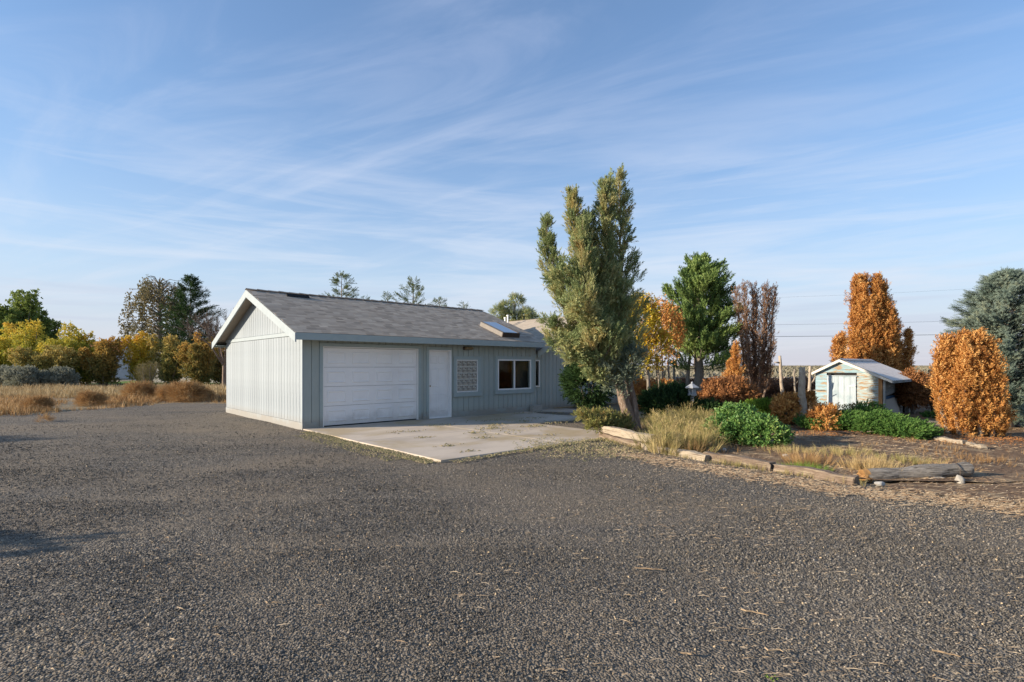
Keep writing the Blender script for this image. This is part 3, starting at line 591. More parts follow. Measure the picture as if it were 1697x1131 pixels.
# glass block window 4 x 5
gbw = empty('glass_block_window'); gbw.parent = house
def casing(parent, H, sill=True):
    x0, x1, z0, z1 = H; c = 0.10
    fr(parent, 'window_casing', M['trim'], x0 - c, x0, z0 - .002, z1, -0.045); fr(parent, 'window_casing', M['trim'], x1, x1 + c, z0 - .002, z1, -0.045)
    fr(parent, 'window_casing', M['trim'], x0 - c, x1 + c, z1 + .002, z1 + c, -0.045); fr(parent, 'window_sill', M['trim'], x0 - c - .02, x1 + c + .02, z0 - c - .03, z0 - .004, -0.065)
casing(gbw, GB)
x0, x1, z0, z1 = GB
MB().box(x0 + .001, x0 + .03, -.03, .08, z0 + .001, z1 - .001).box(x1 - .03, x1 - .001, -.03, .08, z0 + .001, z1 - .001).box(x0 + .031, x1 - .031, -.03, .08, z0 + .001, z0 + .03).box(x0 + .031, x1 - .031, -.03, .08, z1 - .03, z1 - .001).build('window_frame', M['vinyl'], gbw)
MB().box(x0 + .031, x1 - .031, .01, .07, z0 + .031, z1 - .031).build('mortar', M['vinyl'], gbw)
bw, bh = (x1 - x0 - .06) / 4, (z1 - z0 - .06) / 5; bm_ = MB()
g_ = 0.013
bm_.add([(g_, 0, g_), (bw - g_, 0, g_), (bw - g_, 0, bh - g_), (g_, 0, bh - g_), (g_, -.022, g_), (bw - g_, -.022, g_), (bw - g_, -.022, bh - g_), (g_, -.022, bh - g_), (g_ + .02, -.034, g_ + .02), (bw - g_ - .02, -.034, g_ + .02), (bw - g_ - .02, -.034, bh - g_ - .02), (g_ + .02, -.034, bh - g_ - .02)],
        [(0, 1, 5, 4), (1, 2, 6, 5), (2, 3, 7, 6), (3, 0, 4, 7), (4, 5, 9, 8), (5, 6, 10, 9), (6, 7, 11, 10), (7, 4, 8, 11), (8, 9, 10, 11)])
bmesh_ = bm_.mesh('glass_block', M['glass_block'])
for i in range(4):
    for j in range(5):
        o = link(bpy.data.objects.new('glass_block', bmesh_), gbw); o.location = (x0 + .03 + bw * i, 0.009, z0 + .03 + bh * j)
# sliding window with dark room behind
def slider(name, H, parent, y=0.0, sashes=2):
    w = empty(name); w.parent = parent; x0, x1, z0, z1 = H
    casing(w, H) if y == 0 else None
    t = 0.045
    MB().box(x0 + .001, x0 + t, y - .05, y + .06, z0 + .001, z1 - .001).box(x1 - t, x1 - .001, y - .05, y + .06, z0 + .001, z1 - .001).box(x0 + t, x1 - t, y - .05, y + .06, z0 + .001, z0 + t).box(x0 + t, x1 - t, y - .05, y + .06, z1 - t, z1 - .001).build('window_frame', M['vinyl'], w)
    if sashes == 2:
        xm = (x0 + x1) / 2; MB().box(xm - .028, xm + .028, y - .03, y + .045, z0 + t, z1 - t).build('meeting_rail', M['vinyl'], w)
        for a, b, d in ((x0 + t, xm - .028, .0), (xm + .028, x1 - t, -.01)): MB().box(a, b, y + d, y + d + .006, z0 + t, z1 - t).build('pane', M['glass'], w)
    else: MB().box(x0 + t, x1 - t, y, y + .006, z0 + t, z1 - t).build('pane', M['glass'], w)
    return w
sw = slider('sliding_window', SW, house)
MB().box(SW[0] + .80, SW[1] + .02, .18, .20, SW[2] - .05, SW[3] + .05).build('curtain', M['curtain'], sw)
# dim interior so the panes look into a room
MB().box(3.2, 7.9, 2.4, 2.45, 0.05, 2.35).box(5.6, 5.65, 0.14, 2.39, 0.05, 2.35).box(7.86, 7.9, .14, 2.39, .05, 2.35).box(3.2, 7.85, .14, 2.39, 0.02, .045).build('inner_wall', M['curtain'], house)
# porch light
pl = empty('porch_light'); pl.parent = house
MB().box(4.84, 5.16, -0.07, -0.022, 2.075, 2.165).build('lamp_base', M['metal_brown'], pl, bevel=.01)
MB().prism([(-.18, 2.09), (-.071, 2.08), (-.071, 2.16), (-.15, 2.16)], 0, 4.87, 5.13).build('lamp_shade', M['lamp'], pl, bevel=.01)
# --- gable wall (faces the sun)
wg = MB(); wg.prism([(0.0, 0), (6.6, 0), (6.6, rz_(6.6) - .12), (3.3, rz_(3.3) - .12), (0.0, rz_(0) - .12)], 0, 0.0, 0.12)
wgo = wg.build('gable_wall', M['siding_sunlit'], house)
v = 0.0
while v < 6.59:
    b = min(v + 0.203, 6.6); board(wgo, 1, v + 0.0, b - 0.012, 0.21, 2.335, 0.0, M['siding_sunlit'])
    board(wgo, 1, v + 0.10 if v + .1 < 6.4 else v, min(b - 0.012 + 0.10, 6.59), 2.455, rz_(v + .1) - .13, 0.0, M['siding_sunlit'], z1b=rz_(b + .088) - .13)
    v = b
MB().box(-0.034, 0.0, -0.035, 6.6, -0.02, 0.205).build('skirt_board', M['trim_sunlit'], wgo, bevel=.003)
MB().box(-0.040, 0.0, 0.0, 6.6, 2.345, 2.445).build('band_board', M['trim_sunlit'], wgo, bevel=.003)
MB().box(-0.036, -0.002, -0.034, 0.055, 0.207, 2.34).build('corner_board', M['trim_sunlit'], wgo, bevel=.003)
MB().box(0.0, 8.0, 6.5, 6.6, 0, 2.42).build('back_wall', M['siding'], house)
MB().box(7.9, 8.0, 0.125, 6.495, 0, 2.42).prism([(0.0, 2.422), (6.6, 2.422), (3.3, 3.64)], 0, 7.9, 8.0).build('end_wall', M['siding'], house)
# --- garage roof
roof = MB(); U0, U1 = -0.35, 8.32
for s in (0, 1):
    ve = -0.4 if s == 0 else 7.0
    roof.prism([(ve, 2.385), (3.3, 3.765), (3.3, 3.65), (ve, 2.27)], 0, U0 + .03, U1 - .03)
ro = roof.build('roof', M['shingle'], house)
def shingles(name, P0, du, ds, nrm, L, S, parent, cw=0.24, ch=0.13, seed=1, clip=None, cut=()):
    """shingle tabs on a slope: P0 eave corner, du along the eave, ds up the slope"""
    rs = np.random.default_rng(seed); V = []; Tn = []; A = []; k = 0; P0, du, ds, nrm = map(np.array, (P0, du, ds, nrm)); rows = int(S / ch) + 1
    for r in range(rows):
        off = -cw * rs.uniform(0, 1); a = off; ro_ = rs.normal(0, 0.04)
        while a < L:
            wd = cw * rs.uniform(0.8, 1.15); a0, a1 = max(a, 0) + .004, min(a + wd, L) - .004; a += wd
            if a1 - a0 < .03: continue
            s0 = r * ch + 0.0; s1 = min(s0 + ch * 1.15, S)
            if s1 - s0 < .02: continue
            if clip and not clip((a0 + a1) / 2, (s0 + s1) / 2): continue
            t0, t1 = 0.0045 + rs.uniform(0, .0012), 0.0025
            q = [P0 + du * x + ds * y + nrm * h for x, y, h in ((a0, s0, 0), (a1, s0, 0), (a0, s0, t0), (a1, s0, t0), (a1, s1, t1), (a0, s1, t1))]
            V += q; Tn += [(k, k + 1, k + 3), (k, k + 3, k + 2), (k + 2, k + 3, k + 4), (k + 2, k + 4, k + 5), (k, k + 2, k + 5), (k + 1, k + 4, k + 3)]
            A += [float(np.clip(rs.normal(0.5, 0.24) + ro_, 0, 1))] * 6; k += 6
    o = np_mesh(name, np.array(V), np.array(Tn), np.array(A), M['shingle'], parent); tag(o, kind='stuff'); return o
sl_ = math.hypot(3.7, 1.38); cs, sn = 3.7 / sl_, 1.38 / sl_
shingles('shingles', (U0, -0.42, 2.378), (1, 0, 0), (0, cs, sn), (0, -sn, cs), U1 - U0, sl_ + .02, ro, seed=2)
shingles('shingles', (U1, 7.02, 2.378), (-1, 0, 0), (0, -cs, sn), (0, sn, cs), U1 - U0, sl_ + .02, ro, seed=3)
rc = MB()
for i in range(29):
    a = U0 + i * 0.3; h = .006 * (i % 2)
    rc.add([(a, 3.18, 3.755 + h), (a + .31, 3.18, 3.751), (a + .31, 3.3, 3.793), (a, 3.3, 3.803 + h), (a, 3.42, 3.755 + h), (a + .31, 3.42, 3.751)], [(0, 1, 2, 3), (3, 2, 5, 4)], rnd.uniform(.1, .6))
rc.build('ridge_cap', M['shingle'], ro)
fr(ro, 'fascia', M['trim'], U0, U1, 2.205, 2.372, -0.425, -0.40)
fr(ro, 'fascia', M['trim'], U0, U1, 2.205, 2.372, 7.0, 7.025)
MB().prism([(-.398, 2.25), (0.0, 2.25), (0.0, 2.27), (-.398, 2.27)], 0, U0 + .04, U1 - .04).prism([(6.6, 2.25), (6.998, 2.25), (6.998, 2.27), (6.6, 2.27)], 0, U0 + .04, U1 - .04).build('soffit', M['trim'], ro)
for (ua, ub) in ((U0 - .004, U0 + .028), (U1 - .028, U1 + .004)):
    for s in (0, 1):
        ve = -0.428 if s == 0 else 7.028
        MB().prism([(ve, 2.362), (3.3, 3.752), (3.3, 3.54), (ve, 2.15)], 0, ua, ub).build('rake_board', M['trim_sunlit'] if ua < 0 else M['trim'], ro)
# static vent slot
q0 = (0.64, 2.86); MB().add([(0.64, 2.86, rz_(2.86) + .02), (1.30, 2.86, rz_(2.86) + .02), (1.30, 2.94, rz_(2.94) + .055), (0.64, 2.94, rz_(2.94) + .055), (0.64, 2.98, rz_(2.98) - .01), (1.30, 2.98, rz_(2.98) - .01), (0.64, 2.86, rz_(2.86) - .02), (1.30, 2.86, rz_(2.86) - .02)],
    [(6, 7, 1, 0), (0, 1, 2, 3), (3, 2, 5, 4), (0, 3, 4, 6), (1, 7, 5, 2)]).build('roof_vent', M['dark'], ro)
# skylight
sk = empty('skylight'); sk.parent = house; su0, su1, sv0, sv1 = 6.42, 7.16, -0.02, 1.10; e = 0.13
def rp(u, v, h): return (u, v - h * sn, rz_(v) + h * cs)
def slab_on_roof(m, u0, u1, v0, v1, h0, h1): return m.add([rp(u0, v0, h0), rp(u1, v0, h0), rp(u1, v1, h0), rp(u0, v1, h0), rp(u0, v0, h1), rp(u1, v0, h1), rp(u1, v1, h1), rp(u0, v1, h1)], [(0,3,2,1),(4,5,6,7),(0,1,5,4),(1,2,6,5),(2,3,7,6),(3,0,4,7)])
m = MB(); slab_on_roof(m, su0, su0 + .05, sv0, sv1, -.02, e); slab_on_roof(m, su1 - .05, su1, sv0, sv1, -.02, e); slab_on_roof(m, su0 + .05, su1 - .05, sv1 - .05, sv1, -.02, e); m.build('curb', M['curb'], sk)
m = MB(); slab_on_roof(m, su0 - .01, su1 + .01, sv0 - .035, sv0 - .002, -.02, e + .012); m.build('front_flashing', M['metal_brown'], sk)
m = MB(); slab_on_roof(m, su0 + .012, su1 - .012, sv0 + .003, sv1 - .012, e + .002, e + .018); m.build('pane', M['skylight_glass'], sk)
m = MB(); slab_on_roof(m, su0 - .004, su0 + .03, sv0 - .002, sv1, e + .0205, e + .03); slab_on_roof(m, su1 - .03, su1 + .004, sv0 - .002, sv1, e + .0205, e + .03); m.build('glazing_bar', M['metal_brown'], sk)
# --- wing, its gable towards the drive
WZ, WU0, WU1, WR = 3.59, 8.12, 14.0, 11.06; WS = 0.50; WV = 0.36
def wz_(u): return WZ - abs(u - WR) * WS
ww = MB(); ww.prism([(8.0, -.1), (13.75, -.1), (13.75, wz_(13.75) - .12), (WR, WZ - .12), (8.0, wz_(8.0) - .12)], 1, WV, WV + .12)
wwo = ww.build('wing_wall', M['siding'], house)
WW = (8.03, 8.50, 0.84, 1.80)
u = 8.02
while u < 13.7:
    b = min(u + 0.203, 13.75); top = 2.05
    if u < 8.55: segs = ((0.1, .72), (1.86, top))
    else: segs = ((0.1, top),)
    for s0, s1 in segs: board(wwo, 0, u, b - .012, s0, s1, WV, M['siding'])
    za, zb = wz_(u) - .13, wz_(b) - .13
    if min(za, zb) > 2.2: board(wwo, 0, u, b - .012, 2.15, za, WV, M['siding'], z1b=zb)
    u = b
fr(wwo, 'band_board', M['trim'], 8.02, 13.75, 2.06, 2.14, WV - .035, WV); fr(wwo, 'skirt_board', M['trim'], 8.02, 13.75, -.05, .095, WV - .03, WV)
fr(wwo, 'corner_board', M['trim'], 10.3, 10.36, .1, 2.05, WV - .034, WV - .021)
ws = slider('wing_window', WW, house, WV - .03, 1); MB().box(WW[0] + .05, WW[1] - .05, WV - .018, WV - .008, WW[2] + .05, WW[3] - .05).build('blind', M['dark'], ws)
MB().box(13.65, 13.75, WV + .13, 9.0, -.05, 2.2).box(8.2, 13.65, 8.9, 9.0, -.05, 2.1).box(8.1, 8.2, 6.62, 9.0, -.05, 2.1).build('wing_side_wall', M['siding'], house)
wr = MB(); V0, V1 = 0.0, 9.3
for s in (0, 1):
    ue = WU0 + .03 if s == 0 else WU1
    wr.prism([(ue, wz_(ue) - .015), (WR, WZ - .015), (WR, WZ - .13), (ue, wz_(ue) - .13)], 1, V0 + .03, V1 - .03)
wro = wr.build('wing_roof', M['shingle'], house)
wl = math.hypot(1, WS); c2_, s2_ = 1 / wl, WS / wl
shingles('shingles', (WU0, V1, wz_(WU0) - .02), (0, -1, 0), (c2_, 0, s2_), (-s2_, 0, c2_), V1 - V0, (WR - WU0) * wl + .02, wro, seed=5)
shingles('shingles', (WU1, V0, wz_(WU1) - .02), (0, 1, 0), (-c2_, 0, s2_), (s2_, 0, c2_), V1 - V0, (WU1 - WR) * wl + .02, wro, seed=6)
for ue in (WU0, WU1):
    MB().prism([(ue, wz_(ue) - .03), (WR, WZ - .03), (WR, WZ - .24), (ue, wz_(ue) - .24)], 1, V0, V0 + .028).build('rake_board', M['trim'], wro)
MB().box(WU1, WU1 + .025, V0, V1, wz_(WU1) - .20, wz_(WU1) - .03).build('fascia', M['trim'], wro)
for (u_, v_, h) in ((10.3, 3.98, .56), (10.32, 4.18, .46)):
    zz = wz_(u_); MB().tube([(u_, v_, zz - .05), (u_, v_, zz + h - .06)], .035, 10).tube([(u_, v_, zz + h - .06), (u_, v_, zz + h)], .055, 10).build('vent_pipe', M['white'], wro)
# masonry block at the wall corner
o = MB().box(-.20, .20, -.10, .10, 0, .20).build('concrete_block', M['cmu'], bevel=.008); q = loc(7.86, -.16); o.location = (q[0], q[1], .045); o.rotation_euler = (0, 0, RZ)
tag(o, 'grey concrete block lying at the corner of the front wall below the sliding window', 'block')

# ------------------------------------------------------------------ concrete apron
ap = empty('concrete_apron', (CRN.x, CRN.y, 0), RZ); tag(ap, 'cracked concrete apron in front of the garage', kind='structure')
ue = [-0.02, 2.95, 6.0, 9.6]; ve = [-5.83, -2.95, 0.0]
for i in range(3):
    for j in range(2):
        if i == 2 and j == 0: continue
        x0, x1, y0, y1 = ue[i] + .006, ue[i + 1] - .006, ve[j] + .006, ve[j + 1] - .004
        if i == 1 and j == 0: x1 = 5.1
        m = MB(); tz = lambda x: .062 - .003 * x
        m.add([(x0, y0, -.05), (x1, y0, -.05), (x1, y1, -.05), (x0, y1, -.05), (x0, y0, tz(x0)), (x1, y0, tz(x1)), (x1, y1, tz(x1)), (x0, y1, tz(x0))], [(0,3,2,1),(4,5,6,7),(0,1,5,4),(1,2,6,5),(2,3,7,6),(3,0,4,7)])
        m.build('concrete_panel', M['concrete'], ap, bevel=.008)
MB().box(8.0, 9.6, 0.002, WV, -.05, .03).build('concrete_panel', M['concrete'], ap)

# ------------------------------------------------------------------ plant builders
def arr(*a): return np.array(a, float)
def interp(path, t):
    path = np.asarray(path, float); seg = np.linalg.norm(np.diff(path, axis=0), axis=1); cum = np.r_[0, np.cumsum(seg)] / seg.sum()
    t = np.atleast_1d(t); return np.column_stack([np.interp(t, cum, path[:, k]) for k in range(3)])
def smooth_path(path, n=10, jit=0.0, rs=None):
    path = np.asarray(path, float); t = np.linspace(0, 1, n); p = interp(path, t)
    for _ in range(2): p[1:-1] = (p[:-2] + 2 * p[1:-1] + p[2:]) / 4
    if jit: p[1:-1] += (rs or np.random.default_rng(0)).normal(0, jit, (n - 2, 3))
    return p
def unit(v): return v / np.maximum(np.linalg.norm(v, axis=-1, keepdims=True), 1e-9)
def leader(rs, path, nb, lenf, elev=(35, 60), t0=0.0, per=24, spread=0.10, updir=0.5, wood=None, woodr=0.012, inner=0.2, stiff=0.25, azbias=None):
    """side branches along a stem; returns sprig positions, directions, branch index"""
    Ps, Ds, Bs = [], [], []
    for i in range(nb):
        t = t0 + (1 - t0) * ((i + rs.uniform()) / nb); b = interp(path, t)[0]; az = i * 2.399 + rs.uniform(-.5, .5)
        if azbias: az = azbias(az, rs)
        L = lenf(t) * rs.uniform(0.52, 1.20); el = R(rs.uniform(*elev)); h = arr(math.cos(az), math.sin(az), 0)
        d = h * math.cos(el) + arr(0, 0, math.sin(el)); k = max(3, int(per * (0.35 + L / max(lenf(0.3), .01) * 0.65)))
        s = inner + (1 - inner) * rs.uniform(0, 1, k) ** 0.8
        lift = arr(0, 0, 1) * stiff * L
        p = b + np.outer(s * L, d) + np.outer(s ** 2, lift); rad = spread * (1.15 - 0.75 * s)[:, None] * min(1.0, .35 + .65 * L / max(lenf(0.3), .01))
        off = rs.normal(size=(k, 3)) * rad; p = p + off
        dd = unit(d * 0.9 + lift / L * 1.0 + off / np.maximum(rad, 1e-4) * 0.28 + arr(0, 0, updir) + rs.normal(size=(k, 3)) * 0.22)
        Ps.append(p); Ds.append(dd); Bs.append(np.full(k, rs.uniform()))
        if wood is not None and L > .12:
            q = [b, b + d * L * .5 + lift * .25, b + d * L * .95 + lift * .9]; wood.tube(q, [woodr * (1.2 - t * .6), woodr * .7, woodr * .25], 4, False)
    return np.concatenate(Ps), np.concatenate(Ds), np.concatenate(Bs)
RS0 = np.random.default_rng(5)
T_SPRAY = [tmpl_spray(RS0) for _ in range(5)]
T_SPRAY_S = [tmpl_spray(RS0, 5, 42, .5, .16) for _ in range(4)]
T_JUN = [tmpl_spray(RS0, 9, 46, .46, .14) for _ in range(5)]
T_JUN2 = T_JUN[:3] + [tmpl_spray(RS0, 8, 32, .5, .085, tips=2) for _ in range(4)]
T_FAT = [tmpl_spray(RS0, 7, 58, .55, .20) for _ in range(5)]
T_NEEDLE = [tmpl_needles(RS0, 20, .22, .05) for _ in range(4)]
T_NEEDLE_S = [tmpl_needles(RS0, 11, .26, .09) for _ in range(4)]
T_FIRTOP = [tmpl_spray(RS0, 8, 40, .42, .075, tips=2) for _ in range(5)]
T_LEAF = [tmpl_leaves(RS0, 6) for _ in range(5)]
T_LEAF3 = [tmpl_leaves(RS0, 3, .7, .42) for _ in range(5)]
T_BLADE = [tmpl_blades(RS0) for _ in range(5)]
T_BLADE_T = [tmpl_blades(RS0, 12, .014, .55, .05) for _ in range(5)]
T_FINE = [tmpl_spray(RS0, 6, 30, .5, .035) for _ in range(5)]

def plant(name, x, y, label, cat, group=None):
    o = empty(name, (x, y, 0)); tag(o, label, cat, group); return o
def rel(p, x, y): p = np.array(p, float); p[..., 0] -= x; p[..., 1] -= y; return p
def blob(rs, n, c, r, shell=0.55, lumps=14, lump=0.22, flat_bottom=True):
    """points filling a lumpy ellipsoid (mostly towards its outside), with outward directions"""
    c, r = np.array(c, float), np.array(r, float); ld = unit(rs.normal(size=(lumps, 3))); ld[:, 2] = np.abs(ld[:, 2]) * 0.9; lp = ld * 0.78; lr = rs.uniform(lump, lump * 1.8, lumps)
    k = rs.integers(0, lumps, n); d = unit(rs.normal(size=(n, 3))); a = lp[k] + d * (lr[k] * rs.uniform(0.3, 1.0, n) ** 0.5)[:, None]
    m = rs.random(n) < 0.45; rad = rs.uniform(shell, 0.95, n); a[m] = d[m] * rad[m][:, None]
    if flat_bottom: a[:, 2] = np.where(a[:, 2] < -0.2, -0.2 - (a[:, 2] + .2) * -0.6, a[:, 2])
    out = unit(a * np.array([1, 1, 1.3])) + 0.55 * d; return c + a * r, unit(out), k / lumps

def column(name, x, y, stems, mat, label, cat, group=None, seed=1, tm=T_FAT, sz=.13, dens=150, trunk='bark_grey', elev=(35, 72), updir=.6, per=10, z0=.03, splay=.4, taper=.35):
    """dense columnar conifer; stems: list of (dx, dy, height, radius)"""
    rs = np.random.default_rng(seed); root = plant(name, x, y, label, cat, group); wood = MB(); PP, DD, TT = [], [], []
    for (dx, dy, h, r) in stems:
        base = arr(dx * splay, dy * splay, 0); top = arr(dx, dy, h); mid = (base + top) / 2 + arr(dx * .25, dy * .25, -h * .05)
        path = smooth_path([base, mid, top], 8, .01, rs); wood.tube(path, list(np.linspace(.05 + h * .006, .012, 8)), 6)
        f = lambda t, r=r: r * rs.choice([.55, .85, 1.0, 1.25]) * (1 - taper * t ** 2) * (1 if t < .9 else .85 - (t - .9) * 5)
        p, d, b = leader(rs, path, int(dens * h / 3), f, elev, z0, per, .07, updir, None, stiff=.3, inner=.25)
        PP.append(p); DD.append(d); TT.append(b)
    p, d, b = map(np.concatenate, (PP, DD, TT)); p[:, 2] = np.maximum(p[:, 2], .03)
    wood.build('trunk', M[trunk], root, True)
    scatter('crown', tm, p, d, rs.uniform(.7, 1.25, len(p)) * sz, (b * .45 + rs.uniform(0, .55, len(p))), mat, root, rs); return root
def bush(name, x, y, c, r, n, mat, label, cat, group=None, seed=1, tm=T_LEAF, sz=.12, lumps=14, lump=.22, stems=5, up=0.2, part='foliage', wmat='bark_grey', shell=.5):
    rs = np.random.default_rng(seed); root = plant(name, x, y, label, cat, group); p, d, b = blob(rs, n, c, r, shell, lumps, lump)
    m = p[:, 2] > .02; p, d, b = p[m], unit(d[m] + arr(0, 0, up)), b[m]
    if stems:
        w = MB()
        for i in range(stems):
            a = rs.uniform(0, 6.28); e = arr(c[0] + math.cos(a) * r[0] * .55, c[1] + math.sin(a) * r[1] * .55, c[2] + r[2] * rs.uniform(.1, .6))
            w.tube(smooth_path([arr(c[0] + rs.uniform(-.1, .1) * r[0], c[1] + rs.uniform(-.1, .1), 0), arr(c[0], c[1], c[2] * .4) * .5 + e * .35, e], 6, .01, rs), list(np.linspace(.025 + .01 * r[2], .008, 6)), 5)
        w.build('stem', M[wmat], root, True)
    scatter(part, tm, p, d, rs.uniform(.7, 1.3, len(p)) * sz, np.clip(b * .5 + rs.uniform(0, .5, len(p)), 0, 1), mat, root, rs); return root

# ------------------------------------------------------------------ twin-leader juniper beside the apron
def juniper():
    rs = np.random.default_rng(21); bx, by = wx(1046, 12.45), 12.45
    root = plant('juniper_tree', bx, by, 'tall shaggy olive juniper leaning over the timber edging with a twisted peeling trunk', 'tree')
    def J(*q): return rel([P(*a) for a in q], bx, by)
    base = [arr(0, 0, 0), arr(.10, .1, 0)]
    trunks = MB()
    t1 = np.vstack([[arr(.0, 0, -.05)], J((1038, 672, 12.4), (1024, 632, 12.4), (1015, 585, 12.4), (1008, 520, 12.35), (1004, 420, 12.3), (1003, 305, 12.3))])
    t2 = np.vstack([[arr(.12, .05, -.05)], J((1053, 675, 12.55), (1040, 630, 12.6), (1032, 560, 12.65), (1030, 470, 12.7), (1029, 380, 12.7), (1027, 296, 12.7))])
    t3 = J((1022, 628, 12.4), (1000, 575, 12.3), (972, 480, 12.3), (955, 390, 12.3), (948, 322, 12.3))
    t4 = J((1018, 610, 12.5), (965, 560, 12.8), (925, 490, 12.9), (908, 420, 12.9), (905, 372, 12.9))
    t5 = J((1020, 622, 12.2), (985, 590, 11.8), (968, 520, 11.7), (965, 430, 11.8), (966, 375, 11.9))
    t6 = J((1018, 600, 12.4), (992, 520, 12.5), (978, 450, 12.5), (975, 400, 12.5), (976, 362, 12.5))
    S = [smooth_path(t, 22, .012, rs) for t in (t1, t2, t3, t4, t5, t6)]
    for s, (r0, r1) in zip(S, ((.13, .012), (.105, .012), (.075, .012), (.07, .01), (.06, .01), (.06, .01))):
        rr = r1 + (r0 - r1) * (1 - np.linspace(0, 1, 22)) ** 1.5; rr[0] *= 1.35; rr[1] *= 1.1
        trunks.tube(s, list(rr), 18, True, .5, .05, rnd, 4)
    # shredded bark strips and dead spurs on the bare lower trunk
    trunks.build('trunk', M['bark'], root, True)
    limbs = MB(); PP, DD, TT = [], [], []
    def add(path, nb, f, **k):
        p, d, b = leader(rs, path, nb, f, wood=limbs, **k); PP.append(p); DD.append(d); TT.append(b)
    tap = lambda a, b, e=1.0: (lambda t: b + (a - b) * max(0, 1 - t) ** e)
    add(S[0], 62, tap(.90, .05, .8), elev=(28, 66), t0=.30, per=66, spread=.10, stiff=.35)
    add(S[1], 46, tap(.74, .08, .7), elev=(8, 56), t0=.36, per=40, spread=.07, stiff=.3)
    add(S[2], 60, tap(.95, .05, .9), elev=(28, 66), t0=.02, per=66, spread=.105, stiff=.35)
    add(S[3], 44, tap(.86, .06, .85), elev=(25, 66), t0=.02, per=62, spread=.10, stiff=.35)
    add(S[4], 42, tap(.80, .05, .85), elev=(25, 66), t0=.02, per=62, spread=.10, stiff=.35)
    add(S[5], 38, tap(.60, .06, .8), elev=(25, 66), t0=.02, per=58, spread=.10, stiff=.35)
    add(S[1], 24, tap(.98, .12, .7), elev=(0, 34), t0=.42, per=26, spread=.06, stiff=.3)
    for k_, (sg, r_) in enumerate(((S[0], .62), (S[1], .62), (S[2], .66), (S[3], .55), (S[4], .55), (S[5], .5))):
        add(sg, 17, tap(1.35 * r_, .22, .8), elev=(38, 68), t0=.35 if k_ < 2 else .1, per=26, spread=.045, stiff=.5)
    # low drooping boughs on the left and front
    for k, (q, l, n_) in enumerate((([(1020, 605, 12.3), (965, 585, 12.0), (915, 565, 12.0)], .40, 24), ([(1022, 610, 12.3), (985, 598, 11.9), (940, 588, 11.8)], .34, 22), ([(1024, 590, 12.3), (950, 555, 12.6), (910, 540, 12.7)], .38, 24), ([(1022, 618, 12.3), (1000, 622, 12.0), (975, 625, 11.9)], .24, 14),
            ([(1020, 540, 12.3), (960, 500, 11.9), (925, 450, 12.0)], .40, 24), ([(1020, 560, 12.3), (980, 540, 11.6), (950, 500, 11.5)], .40, 24))):
        add(smooth_path(J(*q), 6), n_, tap(l, l * .7), elev=(-25, 40), t0=.15, per=50, spread=.09, stiff=.1, updir=.15)
    tag(limbs.build('limb', M['bark'], root), kind='stuff')
    p, d, b = map(np.concatenate, (PP, DD, TT))
    scatter('crown', T_JUN2, p, d, rs.uniform(.10, .21, len(p)), np.clip(b * .62 + rs.uniform(0, .38, len(p)), 0, 1), M['juniper'], root, rs)
    # bluish spray on the trunk's right side
    p1, d1, b1 = leader(rs, smooth_path(J((1030, 640, 12.1), (1045, 600, 11.9), (1058, 582, 11.9)), 6), 34, tap(.34, .2), elev=(-15, 40), t0=.05, per=30, spread=.09, stiff=.1, wood=None)
    p2, d2, b2 = leader(rs, smooth_path(J((1020, 660, 12.0), (1012, 628, 11.8), (1004, 600, 11.8)), 6), 14, tap(.24, .15), elev=(-10, 40), t0=.05, per=24, spread=.08, stiff=.1)
    p, d, b = np.r_[p1, p2], np.r_[d1, d2], np.r_[b1, b2]
    scatter('crown', T_SPRAY, p, d, rs.uniform(.09, .16, len(p)), np.clip(b * .4 + rs.uniform(0, .5, len(p)), 0, 1), M['juniper_blue'], root, rs)['label'] = 'blue-grey spray beside the trunk'
    # golden skirt sprawling left over the apron
    PP, DD, TT = [], [], []
    for q, l in (([(1036, 706, 12.3), (1000, 696, 11.9), (958, 688, 11.7)], .16), ([(1036, 708, 12.3), (1005, 708, 11.7), (975, 704, 11.5)], .14), ([(1040, 702, 12.4), (1010, 694, 12.2), (985, 688, 12.2)], .15)):
        a_, b_, c_ = leader(rs, smooth_path(J(*q), 6), 30, tap(l, l * .6), elev=(-10, 35), t0=.05, per=22, spread=.07, stiff=.05, updir=.15); PP.append(a_); DD.append(b_); TT.append(c_)
    p, d, b = map(np.concatenate, (PP, DD, TT)); d[:, 0] -= .5; p[:, 2] = np.maximum(p[:, 2], .05)
    scatter('crown', T_SPRAY, p, d, rs.uniform(.10, .18, len(p)), np.clip(b * .45 + rs.uniform(0, .4, len(p)), 0, 1), M['juniper_gold'], root, rs)['label'] = 'golden green skirt of low branches'
juniper()
# dark shrub in the shade behind the juniper
bush('evergreen_shrub', wx(975, 14.6), 14.6, (0, 0, 1.05), (.62, .5, .78), 2600, M['dark_green'], 'dark evergreen shrub in the shade behind the juniper, against the house wall', 'shrub', seed=31, tm=T_SPRAY, sz=.2, lumps=9)

